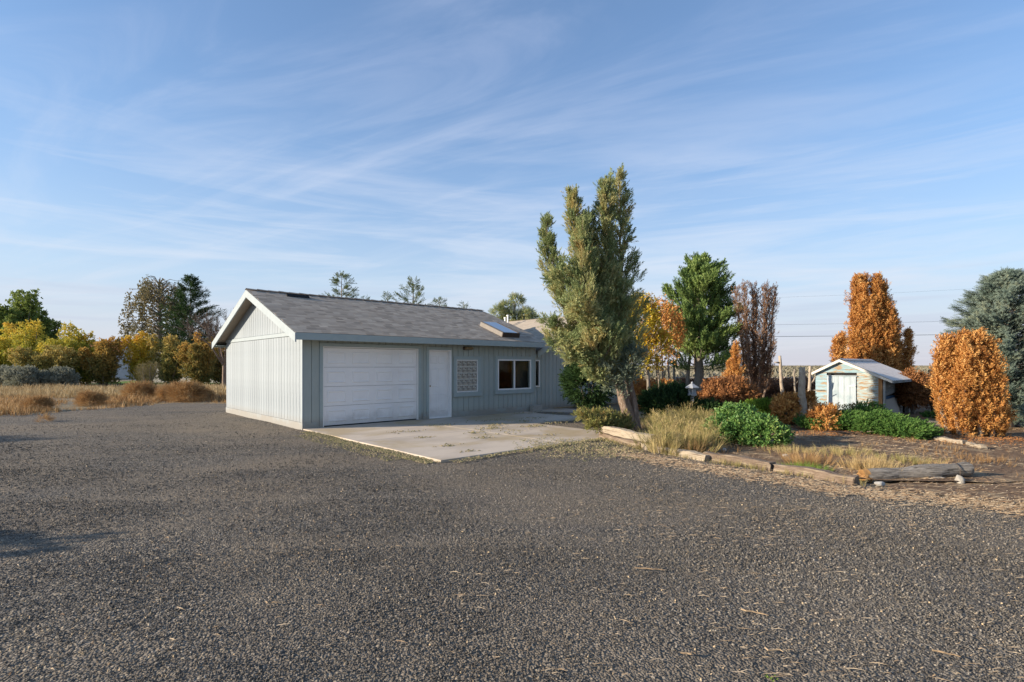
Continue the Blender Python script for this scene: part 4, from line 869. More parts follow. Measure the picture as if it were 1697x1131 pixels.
# ------------------------------------------------------------------ middle garden trees
def yellow_tree():
    rs = np.random.default_rng(41); Y = 17.5; x = wx(1076, Y); root = plant('young_tree', x, Y, 'slim young tree with yellow and orange leaves between the juniper and the green conifer', 'tree')
    w = MB(); w.tube(smooth_path([(0.02, 0, -.05), (-.05, 0, 1.2), (-.12, 0, 2.4), (-.2, 0, 3.6)], 8, .015, rs), list(np.linspace(.07, .02, 8)), 8)
    w.tube(smooth_path([(.5, .5, -.05), (.45, .5, 1.3), (.3, .4, 2.8)], 8, .015, rs), list(np.linspace(.05, .015, 8)), 7)
    for i in range(26):
        a = rs.uniform(0, 6.28); z = rs.uniform(1.5, 3.2); l = rs.uniform(.4, .8); w.tube([(-.1, 0, z), (-.1 + math.cos(a) * l * .6, math.sin(a) * l * .6, z + .35), (-.1 + math.cos(a) * l, math.sin(a) * l, z + .8)], [.018, .012, .004], 4, False)
    w.build('trunk', M['bark_grey'], root, True)
    pts, ds, bs = [], [], []
    for (c, r, n) in (((-.25, 0, 3.0), (.62, .6, 1.05), 2600), ((.15, .2, 2.2), (.62, .6, .85), 1700), ((-.35, .0, 1.7), (.4, .4, .45), 500)):
        p, d, b = blob(rs, n, c, r, .3, 18, .2, False); pts.append(p); ds.append(d); bs.append(b)
    p, d, b = map(np.concatenate, (pts, ds, bs)); scatter('crown', T_LEAF3, p, d, rs.uniform(.07, .13, len(p)), np.clip(b * .5 + rs.uniform(0, .5, len(p)) + (p[:, 0] * .25), 0, 1), M['yellow'], root, rs)
yellow_tree()
def orange_small():
    Y = 20.5; rs = np.random.default_rng(43); x = wx(1100, Y); root = plant('small_tree', x, Y, 'thin rust-leaved tree half hidden behind the left side of the green conifer', 'tree')
    w = MB()
    for i in range(3): w.tube(smooth_path([(.1 * i - .1, 0, -.05), (.25 * i - .3, 0, 1.6), (.3 * i - .35, 0, 3.4)], 7, .02, rs), list(np.linspace(.05, .015, 7)), 6)
    w.build('trunk', M['bark_grey'], root, True)
    p, d, b = blob(rs, 2300, (-.05, 0, 2.7), (.85, .6, 1.5), .3, 18, .2, False); scatter('crown', T_LEAF3, p, d, rs.uniform(.08, .13, len(p)), b * .5 + rs.uniform(0, .5, len(p)), M['orange'], root, rs)
orange_small()
def fir():
    rs = np.random.default_rng(51); Y = 23.0; x = wx(1158, Y); H = wz(424, Y); root = plant('conifer_tree', x, Y, 'broad bright green conifer with bare lower trunks behind the stone lantern', 'tree')
    w = MB(); path = smooth_path([(0, 0, -.05), (0, 0, 1.5), (.05, 0, 3.5), (.1, 0, H - .3)], 10, .015, rs); w.tube(path, list(np.linspace(.24, .03, 10)), 10)
    for (a, b, t) in ((-.42, .1, .11), (-.95, .5, .06)): w.tube(smooth_path([(a, b, -.05), (a - .02, b, 1.2), (a * .7, b, 2.6)], 6, .02, rs), list(np.linspace(t, .04, 6)), 7)
    PP, DD, TT = [], [], []
    f = lambda t: 1.85 * (1 - t ** 2.3) * (.82 + .18 * min(1, t * 4)) * rs.uniform(.78, 1.12) + .20
    p, d, b = leader(rs, interp(path, np.linspace(.24, 1, 12)), 135, f, (-8, 42), 0.0, 84, .14, .9, w, .022, .25, .28); w.build('trunk', M['bark_grey'], root, True)
    scatter('crown', T_JUN, p, d, rs.uniform(.18, .34, len(p)), np.clip(b * .6 + rs.uniform(0, .5, len(p)), 0, 1), M['fir'], root, rs)
fir()
def brown_col():
    Y = 21.5; rs = np.random.default_rng(61); x = wx(1252, Y); root = plant('dead_arborvitae', x, Y, 'tall bare brown multi-stemmed arborvitae right of the green conifer', 'tree')
    w = MB(); PP, DD, TT = [], [], []
    for dx, dy, top, r in ((-.72, .1, 482, .24), (-.50, -.1, 476, .24), (-.28, .2, 520, .2), (-.10, 0, 478, .20), (.12, .2, 486, .26), (.34, -.1, 482, .24), (.58, .1, 486, .26), (.76, 0, 484, .22), (.02, -.3, 560, .26), (.5, -.35, 575, .24), (-.5, -.3, 580, .22)):
        top = wz(top, Y); path = smooth_path([(dx * .3, dy * .5, -.05), (dx * .75, dy, top * .45), (dx, dy, top)], 9, .02, rs); w.tube(path, list(np.linspace(.055, .012, 9)), 6)
        p, d, b = leader(rs, path, int(24 * top), lambda t: r * 1.05, (40, 75), .22, 7, .05, .8, w, .009, .15, .3); PP.append(p); DD.append(d); TT.append(b)
    w.build('trunk', M['bark'], root, True); p, d, b = map(np.concatenate, (PP, DD, TT)); k = rs.random(len(p)) < .82; p, d, b = p[k], d[k], b[k]
    scatter('crown', T_SPRAY_S, p, d, rs.uniform(.10, .18, len(p)), b * .5 + rs.uniform(0, .5, len(p)), M['brown_dead'], root, rs)
brown_col()
# low shrubs of the middle garden
bush('juniper_shrub', wx(1108, 15.5), 15.5, (0, 0, .42), (.78, .6, .62), 3600, M['dark_green'], 'dark rounded evergreen mound left of the stone lantern', 'shrub', seed=71, tm=T_SPRAY, sz=.16)
bush('juniper_shrub', wx(1160, 15.2), 15.2, (0, 0, .25), (.62, .5, .32), 2000, M['dark_green'], 'low dark green shrub at the foot of the stone lantern', 'shrub', seed=72, tm=T_SPRAY, sz=.15)
column('dead_cypress', wx(1219, 17.0), 17.0, [(0, 0, wz(572, 17), .30), (-.12, .1, 1.7, .3)], M['orange'], 'bright rust pyramidal cypress spike rising from the brown shrub', 'shrub', seed=73, sz=.12, dens=190, taper=.8, per=11)
bush('dead_cypress_shrub', wx(1208, 16.4), 16.4, (0, 0, .52), (.82, .6, .68), 3600, M['rust'], 'broad brown dead cypress shrub around the foot of the rust spike', 'shrub', seed=74, tm=T_FAT, sz=.15, lumps=18)
bush('juniper_shrub', wx(1262, 14.2), 14.2, (0, 0, .28), (.56, .45, .36), 1800, M['bright_green'], 'bright yellow-green juniper cushion behind the leafy bush', 'shrub', seed=75, tm=T_SPRAY, sz=.13)
bush('dead_shrub', wx(1303, 13.9), 13.9, (0, 0, .40), (.40, .35, .40), 1500, M['orange'], 'orange dead shrub left of the thick sawn stump', 'shrub', seed=76, tm=T_FAT, sz=.13, lumps=10)
bush('dead_shrub', wx(1340, 14.3), 14.3, (0, 0, .36), (.22, .25, .52), 650, M['orange'], 'narrow orange dead shrub between the thick sawn stump and the shed', 'shrub', seed=77, tm=T_FAT, sz=.12, lumps=8)
bush('dead_shrub', wx(1368, 12.6), 12.6, (0, 0, .30), (.34, .25, .32), 700, M['orange'], 'small tan-orange dead shrub in front of the shed door', 'shrub', seed=78, tm=T_FAT, sz=.10, lumps=8)
# big leafy bush, three lobes
def leafy():
    rs = np.random.default_rng(81); x, y = wx(1238, 10.6), 10.6; root = plant('leafy_bush', x, y, 'large lush green leafy bush at the middle of the planting bed', 'bush')
    pts, ds, bs = [], [], []
    for (px, py_, c, r, n) in ((1222, 10.9, .40, (.50, .45, .42), 1900), (1268, 10.2, .28, (.44, .4, .36), 1700), (1195, 10.6, .28, (.30, .3, .32), 800), (1238, 10.4, .3, (.4, .4, .36), 900)):
        p, d, b = blob(rs, n, (wx(px, py_) - x, py_ - y, c), r, .5, 16, .2); pts.append(p); ds.append(d); bs.append(b)
    p, d, b = map(np.concatenate, (pts, ds, bs)); m = p[:, 2] > .04; p, d, b = p[m], d[m], b[m]
    w = MB()
    for i in range(14):
        a = rs.uniform(0, 6.28); w.tube([(0, 0, 0), (math.cos(a) * .2, math.sin(a) * .15, .25), (math.cos(a) * .4, math.sin(a) * .3, .55)], [.012, .01, .004], 4, False)
    w.build('stem', M['bark_grey'], root); scatter('foliage', T_LEAF, p, unit(d + arr(0, -.1, .35)), rs.uniform(.06, .12, len(p)), np.clip(b * .4 + rs.uniform(0, .6, len(p)), 0, 1), M['leaf_green'], root, rs)
leafy()
# spreading juniper in front of the shed
def spreading():
    rs = np.random.default_rng(85); x, y = wx(1440, 12.0), 12.0; root = plant('spreading_juniper', x, y, 'long low spreading green juniper in front of the shed', 'shrub')
    pts, ds, bs = [], [], []
    for (px, Y, c, r, n) in ((1360, 12.9, .16, (.5, .4, .20), 1100), (1410, 12.6, .20, (.5, .4, .26), 1300), (1462, 12.0, .20, (.55, .5, .26), 1700), (1505, 11.4, .16, (.42, .5, .22), 1300), (1437, 13.2, .3, (.5, .35, .32), 1100)):
        p, d, b = blob(rs, n, (wx(px, Y) - x, Y - y, c), r, .3, 14, .24); pts.append(p); ds.append(d); bs.append(b)
    p, d, b = map(np.concatenate, (pts, ds, bs)); m = p[:, 2] > .05; p, d, b = p[m], d[m], b[m]; dd = unit(d * arr(1, 1, .4) + arr(.3, -.5, .3)); w = MB()
    for i in range(16):
        a = rs.uniform(-.8, .8); w.tube([(a * .5, 0, .02), (a * 1.1, -.1, .12), (a * 1.6, -.3, .15)], [.018, .012, .005], 4, False)
    w.build('stem', M['bark_grey'], root); scatter('foliage', T_SPRAY, p, dd, rs.uniform(.10, .19, len(p)), np.clip(b * .5 + rs.uniform(0, .5, len(p)), 0, 1), M['green'], root, rs)
spreading()

# ------------------------------------------------------------------ weeds and grass of the bed
def tufts(name, spots, mat, label, cat='grass', kind=None, seed=1, tm=T_BLADE_T, n=30, h=.35, spread=.2, z=.05, lean=.0):
    rs = np.random.default_rng(seed); pts, ds, hs, tt = [], [], [], []
    for (x, y, k, hh, sp) in spots:
        q = rs.normal(0, 1, (k, 2)); r_ = np.linalg.norm(q, axis=1, keepdims=True); p = q * sp * .5
        pts.append(np.column_stack([x + p[:, 0], y + p[:, 1], np.full(k, z)])); dd = np.column_stack([q[:, 0] * .28, q[:, 1] * .28, np.ones(k)]) + rs.normal(0, .1, (k, 3)); ds.append(unit(dd)); hs.append(hh * rs.uniform(.55, 1.15, k)); tt.append(np.full(k, rs.uniform(0, .4)) + rs.uniform(0, .6, k))
    o = scatter(name, tm, np.concatenate(pts), np.concatenate(ds), np.concatenate(hs), np.concatenate(tt), mat, None, rs); tag(o, label, cat, kind=kind); return o
rs = np.random.default_rng(90)
sp = []
for i in range(110):
    Y = rs.uniform(9.5, 15); px = rs.uniform(1078, 1190) ; sp.append((wx(px, Y), Y, int(rs.integers(6, 16)), rs.uniform(.18, .50), rs.uniform(.15, .5)))
tufts('weeds', sp, M['weed_green'], 'tangle of tan and olive weeds between the juniper trunk and the leafy bush', 'weeds', 'stuff', 91)
n = 2600; Yq = rs.uniform(9.5, 14.5, n); X_ = wx(1, 1) * 0 + (rs.uniform(1082, 1192, n) - CX) / F * Yq
Zq = rs.beta(1.4, 2.2, n) * (.30 + .22 * np.sin(X_ * 4.1 + 1) * np.sin(Yq * 2.3)) + .06
o = scatter('weeds', T_FINE, np.column_stack([X_, Yq, Zq]), rs.normal(0, .5, (n, 3)) + arr(0, 0, .9), rs.uniform(.12, .24, n), rs.uniform(0, .9, n), M['weed_green'], None, rs); tag(o, 'fine seed-headed weeds filling the bed left of the leafy bush', 'weeds', kind='stuff')
sp = [(wx(rs.uniform(1098, 1172), Y), Y, int(rs.integers(10, 26)), rs.uniform(.18, .36), .3) for Y in rs.uniform(9.3, 11.2, 24)]
tufts('dry_weeds', sp, M['weed'], 'reddish tan feathery dry weeds behind the timber edging', 'weeds', 'stuff', 92, T_BLADE_T)
sp = [(wx(rs.uniform(1150, 1240), Y), Y, 24, rs.uniform(.35, .5), .2) for Y in rs.uniform(12, 14.5, 20)]
tufts('weeds', sp, M['weed_green'], 'olive weeds standing behind the leafy bush', 'weeds', 'stuff', 93)
for k, (px, Y, h, s, n, mt, lb) in enumerate((
    (1446, 7.75, .24, .30, 190, 'pale_grass', 'pale golden clump of bunch grass behind the weathered log'),
    (1345, 8.4, .20, .34, 150, 'weed', 'faded pinkish tan grass clump left of the golden one'),
    (1337, 7.85, .13, .26, 170, 'grass', 'fresh green grass tuft behind the timber edging'),
    (1318, 9.4, .15, .42, 120, 'weed_green', 'thin olive grass patch just right of the leafy bush'),
    (1620, 8.6, .13, .5, 110, 'weed', 'sparse dry grass patch on the bare ground at the right edge'),
    (1402, 9.1, .19, .42, 120, 'weed_green', 'straggly olive grass clump in front of the spreading juniper'),
    (1500, 8.3, .18, .38, 130, 'weed_green', 'sparse grass clump behind the middle of the weathered log'),
    (1560, 8.0, .16, .28, 70, 'weed', 'thin dry grass clump behind the right end of the weathered log'))):
    x = wx(px, Y); o = tufts('grass_clump', [(0, 0, n, h, s)], M[mt], lb, 'grass clump', None, 100 + k); o.location = (x, Y, 0)
rs = np.random.default_rng(115)
sp = []
for i in range(260):
    Y = rs.uniform(7.3, 12.5); X_ = rs.uniform(2.6, 10.5)
    if in_poly([X_], [Y], BED)[0] and rs.random() < .5 + .5 * math.sin(X_ * 1.9) * math.sin(Y * 2.1): sp.append((X_, Y, int(rs.integers(3, 12)), rs.uniform(.05, .14), rs.uniform(.06, .25)))
tufts('low_weeds', sp, M['weed'], 'thin short dry weeds dotted over the bare planting bed', 'weeds', 'stuff', 116)
sp = [(x_ + rs.normal(0, .05), y_ + rs.normal(0, .05), int(rs.integers(3, 9)), rs.uniform(.04, .13), .1) for (a_, b_) in (((2.0, 11.2), (2.5, 10.0)), ((2.5, 10.0), (3.3, 8.75)), ((3.35, 8.65), (4.0, 7.85)), ((4.0, 7.85), (4.75, 7.1)), ((2.6, 10.3), (3.5, 9.0))) for t_ in rs.uniform(0, 1, 26) for x_, y_ in [(a_[0] + (b_[0] - a_[0]) * t_ - .12, a_[1] + (b_[1] - a_[1]) * t_ - .06)]]
tufts('low_weeds', sp, M['weed_green'], 'short weeds growing along the foot of the timber edging', 'weeds', 'stuff', 117, z=.03)
# dry flower stalks in front of the shed
def stalks():
    rs = np.random.default_rng(110); x, y = wx(1412, 13.3), 13.3; root = plant('dry_flower_stalks', x, y, 'dry tan flower stalks with brown heads standing before the shed door', 'plant'); w = MB(); hp, hd = [], []
    for i in range(46):
        bx_, by_ = rs.uniform(-.55, .55), rs.uniform(-.2, .25); h = rs.uniform(.30, .62); lx = rs.uniform(-.12, .12); w.tube([(bx_, by_, 0), (bx_ + lx * .4, by_, h * .6), (bx_ + lx, by_, h)], [.006, .005, .003], 4, False, rs.uniform(0, 1))
        for k in range(7): hp.append((bx_ + lx + rs.normal(0, .03), by_ + rs.normal(0, .03), h + rs.normal(0, .02))); hd.append(rs.normal(0, 1, 3) + arr(0, 0, .8))
        for k in range(4): hp.append((bx_ + lx * .5, by_, h * rs.uniform(.2, .7))); hd.append(rs.normal(0, 1, 3) + arr(0, 0, .4))
    w.build('stalk', M['straw'], root); scatter('flower_heads', T_LEAF3, hp, hd, .06, rs.uniform(0, .9, len(hp)), M['weed'], root, rs)
stalks()

# ------------------------------------------------------------------ timber edging and log
def timber(p0, p1, w, h, z, mat, label, seed, group='timber edging beams'):
    a, b = Vector(p0), Vector(p1); L = (b - a).length; rs = random.Random(seed); n = 9; vs = []; fs = []
    prof = [(-.5, 0), (.5, 0), (.5, .86), (.40, 1), (-.42, 1), (-.5, .88)]
    for i in range(n + 1):
        sag = .012 * math.sin(i * .9 + seed) ; side = .02 * math.sin(i * .5 + seed * 2)
        for (q, r_) in prof: vs.append((L * i / n + (rs.uniform(-.02, .02) if i in (0, n) else 0), q * w + side + rs.uniform(-.010, .010), r_ * h + sag * (r_ > .5) + rs.uniform(-.009, .009)))
    m = len(prof)
    for i in range(n):
        for j in range(m): fs.append((i * m + j, i * m + (j + 1) % m, (i + 1) * m + (j + 1) % m, (i + 1) * m + j))
    fs += [tuple(range(m))[::-1], tuple(range(n * m, n * m + m))]
    o = MB().add(vs, [f[::-1] for f in fs]).build('timber_beam', M[mat], bevel=.004); o.location = (a.x, a.y, z); o.rotation_euler = (0, 0, math.atan2((b - a).y, (b - a).x)); o.location.z -= .012 if z < .1 else 0; tag(o, label, 'timber', group); return o
def g2(px, py, z=0): q = gp(px, py, z); return (q[0], q[1])
timber(g2(997, 727), g2(1066, 746), .17, .15, 0.0, 'timber', 'brown lower timber edging beam directly under the pale stacked beam', 1)
timber(g2(1067, 746), g2(1172, 767), .16, .14, 0.0, 'timber_pale', 'tan edging beam running from the pale stacked beam to the darker ones', 2)
timber(g2(1171, 764), g2(1282, 783), .17, .17, 0.0, 'timber', 'dark brown edging beam in front of the leafy bush', 3)
timber(g2(1284, 783), g2(1420, 806), .17, .15, 0.0, 'timber', 'dark brown edging beam ending at the sawn end of the weathered log', 4)
timber(g2(998, 728), g2(1083, 749), .15, .145, 0.152, 'timber_pale', 'short pale weathered beam stacked on top of the edging by the juniper trunk', 5).location.y += .05
def log_obj():
    a = P(1430, 791, 7.3); b = P(1606, 777, 7.35); root = empty('weathered_log', (float(a[0]), float(a[1]), 0)); tag(root, 'thick grey weathered log propped on stones at the right end of the edging', 'log')
    a = rel(a, a[0], a[1]); b0 = P(1430, 791, 7.3); b = b - arr(b0[0], b0[1], 0); rs = random.Random(3)
    n = 26; pts = [a + (b - a) * i / n for i in range(n + 1)]; m = MB(); m.tube(pts, [(.098 + .012 * math.sin(i * .5)) * (1 if i < n else .82) for i in range(n + 1)], 30, False, .5, .03, rs, 0)
    m.build('log_body', M['log'], root, True)
    e = MB(); d = Vector(b - a).normalized(); A = Vector(a); x = d.cross(Vector((0.13, 0.97, 0.21))).normalized(); y = d.cross(x); ring = []
    vs = [tuple(A + d * .03)]
    for j in range(24):
        th = 2 * math.pi * j / 24; r_ = .104 * (1 + .03 * math.sin(3 * th + 1.3)) * rs.uniform(.93, 1.03); vs.append(tuple(A - d * rs.uniform(0.0, .03) + x * r_ * math.cos(th) + y * r_ * math.sin(th)))
    for j in range(24):
        th = 2 * math.pi * j / 24; r_ = .104 * (1 + .03 * math.sin(3 * th + 1.3)); vs.append(tuple(A + d * .06 + x * r_ * math.cos(th) * 1.02 + y * r_ * math.sin(th) * 1.02))
    e.add(vs, [(0, 1 + (j + 1) % 24, 1 + j) for j in range(24)] + [(1 + j, 1 + (j + 1) % 24, 25 + (j + 1) % 24, 25 + j) for j in range(24)]); e.build('rotten_end', M['log_end'], root)
    B = Vector(b); E2 = MB(); E2.tube([B - d * .02, B + d * .012], [.09, .07], 16); E2.build('sawn_end', M['log'], root)
    w = MB(); c = Vector(a + (b - a) * .855); w.tube([c + x * .108 * math.cos(t) + y * .108 * math.sin(t) for t in np.linspace(0, 2 * math.pi, 17)], .005, 5, False); w.tube([c + Vector((0, -.1, 0)), c + Vector((.005, -.11, -.12)), c + Vector((0, -.09, -.2))], .004, 4); w.build('wire_tie', M['metal_brown'], root)
log_obj()
def rock(name, x, y, z, r, mat, label, seed, group=None, sc=(1, 1, 1), rot=0):
    import bmesh
    bm = bmesh.new(); bmesh.ops.create_icosphere(bm, subdivisions=3, radius=1); rs = np.random.default_rng(seed); pl_ = unit(rs.normal(size=(11, 3))); dist = rs.uniform(.62, .95, 11)
    for v in bm.verts:
        c = np.array(v.co)
        for k in range(11):
            e = c @ pl_[k] - dist[k]
            if e > 0: c = c - pl_[k] * e
        v.co = c * arr(*sc) * r + rs.normal(0, .008 * r, 3)
    me = bpy.data.meshes.new(name); bm.to_mesh(me); bm.free(); me.materials.append(mat); o = bpy.data.objects.new(name, me); link(o); o.location = (x, y, z); o.rotation_euler = (0, 0, rot); tag(o, label, 'rock', group); return o
q = gp(1594, 806); rock('rock', q[0], q[1] + .05, .055, .085, M['stone'], 'upright tan wedge-shaped rock under the right end of the log', 1, sc=(.8, .8, 1.05))
q = gp(1566, 804); rock('rock', q[0], q[1] + .15, .04, .12, M['stone'], 'flat tan rock lying beside the wedge-shaped one under the log', 2, sc=(1.3, .8, .5))
q = gp(1458, 806); rock('rock', q[0], q[1], .03, .06, M['stone_white'], 'small whitish rock at the rotten end of the log', 3, sc=(1.3, .8, .6))
q = gp(1303, 757, .06); rock('rock', q[0], q[1], .07, .06, M['stone'], 'small tan rock left of the green grass tuft', 4, sc=(1.2, .8, .7))
q = gp(1200, 747, .06); rock('rock', q[0], q[1], .07, .04, M['stone_white'], 'tiny pale rock on bare soil under the leafy bush', 5)
# flat timbers in front of the far right shrub
o = timber(g2(1552, 731, .05), g2(1600, 738, .05), .13, .09, .06, 'timber_pale', 'left of two grey timbers lying before the orange hedge on the right', 6, 'grey timbers on the bare ground')
o = timber(g2(1603, 738, .05), g2(1632, 744, .05), .10, .06, .06, 'timber_pale', 'right, thinner one of the two grey timbers before the orange hedge on the right', 7, 'grey timbers on the bare ground')
o = timber(g2(1512, 714, .05), g2(1570, 716, .05), .14, .11, .06, 'log', 'lower of two grey timbers stacked right of the shed', 8, 'grey timbers stacked by the shed')
o = timber(g2(1516, 713, .05), g2(1566, 714, .05), .12, .09, .172, 'log', 'upper of two grey timbers stacked right of the shed', 9, 'grey timbers stacked by the shed')

# ------------------------------------------------------------------ stone lantern
def lantern():
    Y = 15.0; x = wx(1147, Y); z = wz(656, Y); s = .40 / .40; root = empty('stone_lantern', (x, Y, 0)); tag(root, 'small pale grey stone pagoda lantern rising from the dark shrubs', 'lantern')
    def ngon(r, z_, n=6, a0=.3): return [(r * math.cos(a0 + 2 * math.pi * k / n), r * math.sin(a0 + 2 * math.pi * k / n), z_) for k in range(n)]
    def loft(m, rings):
        n = len(rings[0]); vs = [p for r_ in rings for p in r_]; m.add(vs, [(i * n + j, i * n + (j + 1) % n, (i + 1) * n + (j + 1) % n, (i + 1) * n + j) for i in range(len(rings) - 1) for j in range(n)] + [tuple(range(n))[::-1], tuple(range((len(rings) - 1) * n, len(rings) * n))])
    m = MB(); loft(m, [ngon(.11, -.02), ngon(.11, .08), ngon(.06, .12), ngon(.055, z - .04), ngon(.10, z)]); m.build('pedestal', M['lantern'], root)
    m = MB(); loft(m, [ngon(.13, z + .002), ngon(.14, z + .05), ngon(.12, z + .06)]); m.build('platform', M['lantern'], root)
    m = MB()
    for k in range(6):
        a = .3 + 2 * math.pi * k / 6; cx_, cy_ = .088 * math.cos(a), .088 * math.sin(a); m.box(cx_ - .02, cx_ + .02, cy_ - .02, cy_ + .02, z + .062, z + .21)
    loft(m, [ngon(.05, z + .061), ngon(.05, z + .208)]); 
    for k in range(6):
        a = .3 + 2 * math.pi * (k + .5) / 6
        if k % 2 == 0: cx_, cy_ = .078 * math.cos(a), .078 * math.sin(a); m.box(cx_ - .03, cx_ + .03, cy_ - .008, cy_ + .008, z + .065, z + .205)
    m.build('fire_box', M['lantern'], root)
    m = MB(); loft(m, [ngon(.20, z + .212), ngon(.205, z + .235), ngon(.13, z + .28), ngon(.05, z + .33), ngon(.03, z + .335)]); m.build('roof', M['lantern'], root)
    MB().tube([(0, 0, z + .33), (0, 0, z + .35), (0, 0, z + .37), (0, 0, z + .40)], [.018, .035, .03, .005], 10).build('finial', M['lantern'], root, True)
lantern()

# ------------------------------------------------------------------ sawn poles and stumps
def stump(px, Y, top, lean, r, label, branches=(), mat='bark_cut'):
    x = wx(px, Y); H = wz(top, Y); root = empty('cut_tree', (x, Y, 0)); tag(root, label, 'stump', 'sawn-off tree poles left of the shed'); rs = np.random.default_rng(int(px)); w = MB()
    pts = smooth_path([(0, 0, -.05), (lean * .5, 0, H * .5), (lean, 0, H)], 10, .008, rs); w.tube(pts, list(np.linspace(r * 1.25, r * .85, 10)), 12, True, .5, .07, rnd); w.build('trunk', M[mat], root, True)
    for (t, dx, dz, rr) in branches:
        b = pts[int(t * 9)]; MB().tube([b, b + arr(dx * .6, -.02, dz * .4), b + arr(dx, -.03, dz)], [rr, rr * .8, rr * .5], 7, True).build('cut_branch', M[mat], root, True)
    return root
stump(1299, 16.5, 590, -.13, .048, 'tall slim leaning pole with a side arm at its top, leftmost of the sawn poles', ((.98, -.20, .02, .03),))
stump(1319, 17.2, 612, -.04, .032, 'short thin pole second from the left among the sawn poles', ((.7, .1, .12, .02),), 'bark_grey')
stump(1330, 13.6, 609, -.01, .085, 'thick straight sawn trunk with knobbly bark in front of the other poles', ((.55, -.14, .04, .03), (.9, .08, .07, .035)))
stump(1341, 16.0, 607, .03, .045, 'forked pole nearest to the shed among the sawn poles', ((.75, .16, .22, .035), (.6, .5, -.02, .016), (.5, -.12, .15, .02), (.9, -.25, -.04, .014)))

# ------------------------------------------------------------------ shed
SC = Vector((wx(1456, 15.3), 15.3)); shed = empty('shed', (SC.x, SC.y, 0), RZ); tag(shed, 'small peeling pale blue wooden shed with a ribbed metal roof', 'shed')
SA, SZ = .967, 1.81
def sroof(v): return SZ - (SA - v) * .46 if v < SA else SZ - (v - SA) * .53
# front wall: clapboards on a dark backing
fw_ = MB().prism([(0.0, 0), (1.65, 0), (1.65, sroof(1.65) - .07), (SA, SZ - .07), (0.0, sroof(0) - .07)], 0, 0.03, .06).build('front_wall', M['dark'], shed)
z = .02; k = 0; DV0, DV1 = .55, 1.33
while z < SZ - .09:
    z1 = z + .105; 
    def span(zt):
        lo = 0.0 if zt < sroof(0) - .07 else SA - (SZ - .07 - zt) / .46; hi = 1.65 if zt < sroof(1.65) - .07 else SA + (SZ - .07 - zt) / .53; return lo, hi
    lo, hi = span(z); lo2, hi2 = span(min(z1, SZ - .075))
    parts = [(lo, hi, lo2, hi2)] if z > 1.30 else [(lo, DV0 - .01, lo2, DV0 - .01), (DV1 + .01, hi, DV1 + .01, hi2)]
    for (a, b, a2, b2) in parts:
        if b - a < .03: continue
        m = MB(); vs = [(-.018, a, z), (-.018, b, z), (-.004, b2, z1 + .012), (-.004, a2, z1 + .012), (.028, a, z), (.028, b, z), (.028, b2, z1 + .012), (.028, a2, z1 + .012)]
        mt = M['shed_tan'] if (b < DV0 and .35 < z < 1.28) else M['shed_blue']
        m.add(vs, [(0,3,2,1),(4,5,6,7),(0,1,5,4),(1,2,6,5),(2,3,7,6),(3,0,4,7)]).build('clapboard', mt, fw_)
    z = z1; k += 1
sdr = empty('shed_door'); sdr.parent = shed
for i in range(5):
    a = DV0 + (DV1 - DV0) * i / 5; MB().box(-.045, .026, a + .003, a + (DV1 - DV0) / 5 - .003, .04, 1.27).build('door_plank', M['shed_door'], sdr, bevel=.003)
MB().box(-.055, .02, DV0 - .03, DV1 + .03, 1.275, 1.30).build('door_head', M['shed_door'], sdr)
MB().box(-.075, -.047, DV0 + .01, DV0 + .16, .98, 1.01).build('hinge', M['white'], sdr)
MB().box(-.075, -.047, DV0 + .01, DV0 + .16, .30, .33).build('hinge', M['white'], sdr)
MB().box(-.05, .03, -.10, -.005, 0, sroof(-.1) - .08).build('corner_post', M['shed_post'], shed, bevel=.005)
MB().box(-.03, .05, -.17, -.11, 0, sroof(-.17) - .08).build('corner_post', M['shed_grey'], shed, bevel=.005)
MB().box(3.12, 3.22, -.12, -.02, 0, sroof(-.1) - .08).build('corner_post', M['shed_grey'], shed, bevel=.005)
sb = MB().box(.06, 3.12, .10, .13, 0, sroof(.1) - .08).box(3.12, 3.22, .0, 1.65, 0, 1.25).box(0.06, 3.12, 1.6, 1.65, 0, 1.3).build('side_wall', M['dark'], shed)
for i in range(6):
    m = MB(); z0 = .62 + i * .105; t0, t1 = .0, .20; yy = .03 + .004 * i
    if z0 + .1 > 1.2: continue
    m.add([(.10, yy, z0), (3.1, yy + .02, z0 + t1), (3.1, yy + .02, min(z0 + t1 + .10, sroof(.1) - .03)), (.10, yy, z0 + .10), (.10, yy + .03, z0), (3.1, yy + .05, z0 + t1), (3.1, yy + .05, min(z0 + t1 + .10, sroof(.1) - .03)), (.10, yy + .03, z0 + .10)], [(0,1,2,3),(7,6,5,4),(0,4,5,1),(1,5,6,2),(2,6,7,3),(3,7,4,0)]).build('slanted_plank', M['shed_grey'], sb)
MB().box(.3, 2.9, .075, .095, .45, .66).build('blue_tarp', M['tarp'], sb)
m = MB(); m.add([(.35, -.14, .01), (2.25, -.12, .01), (1.95, .02, .60), (.22, .02, .56), (.35, -.12, .01), (2.25, -.10, .01), (1.95, .04, .60), (.22, .04, .56)], [(0,1,2,3),(7,6,5,4),(0,4,5,1),(1,5,6,2),(2,6,7,3),(3,7,4,0)]).build('leaning_panel', M['ply'], shed)
for i in range(5): MB().box(2.3, 3.1, .04, .07, .02 + i * .11, .12 + i * .11).build('side_plank', M['shed_grey'], sb)
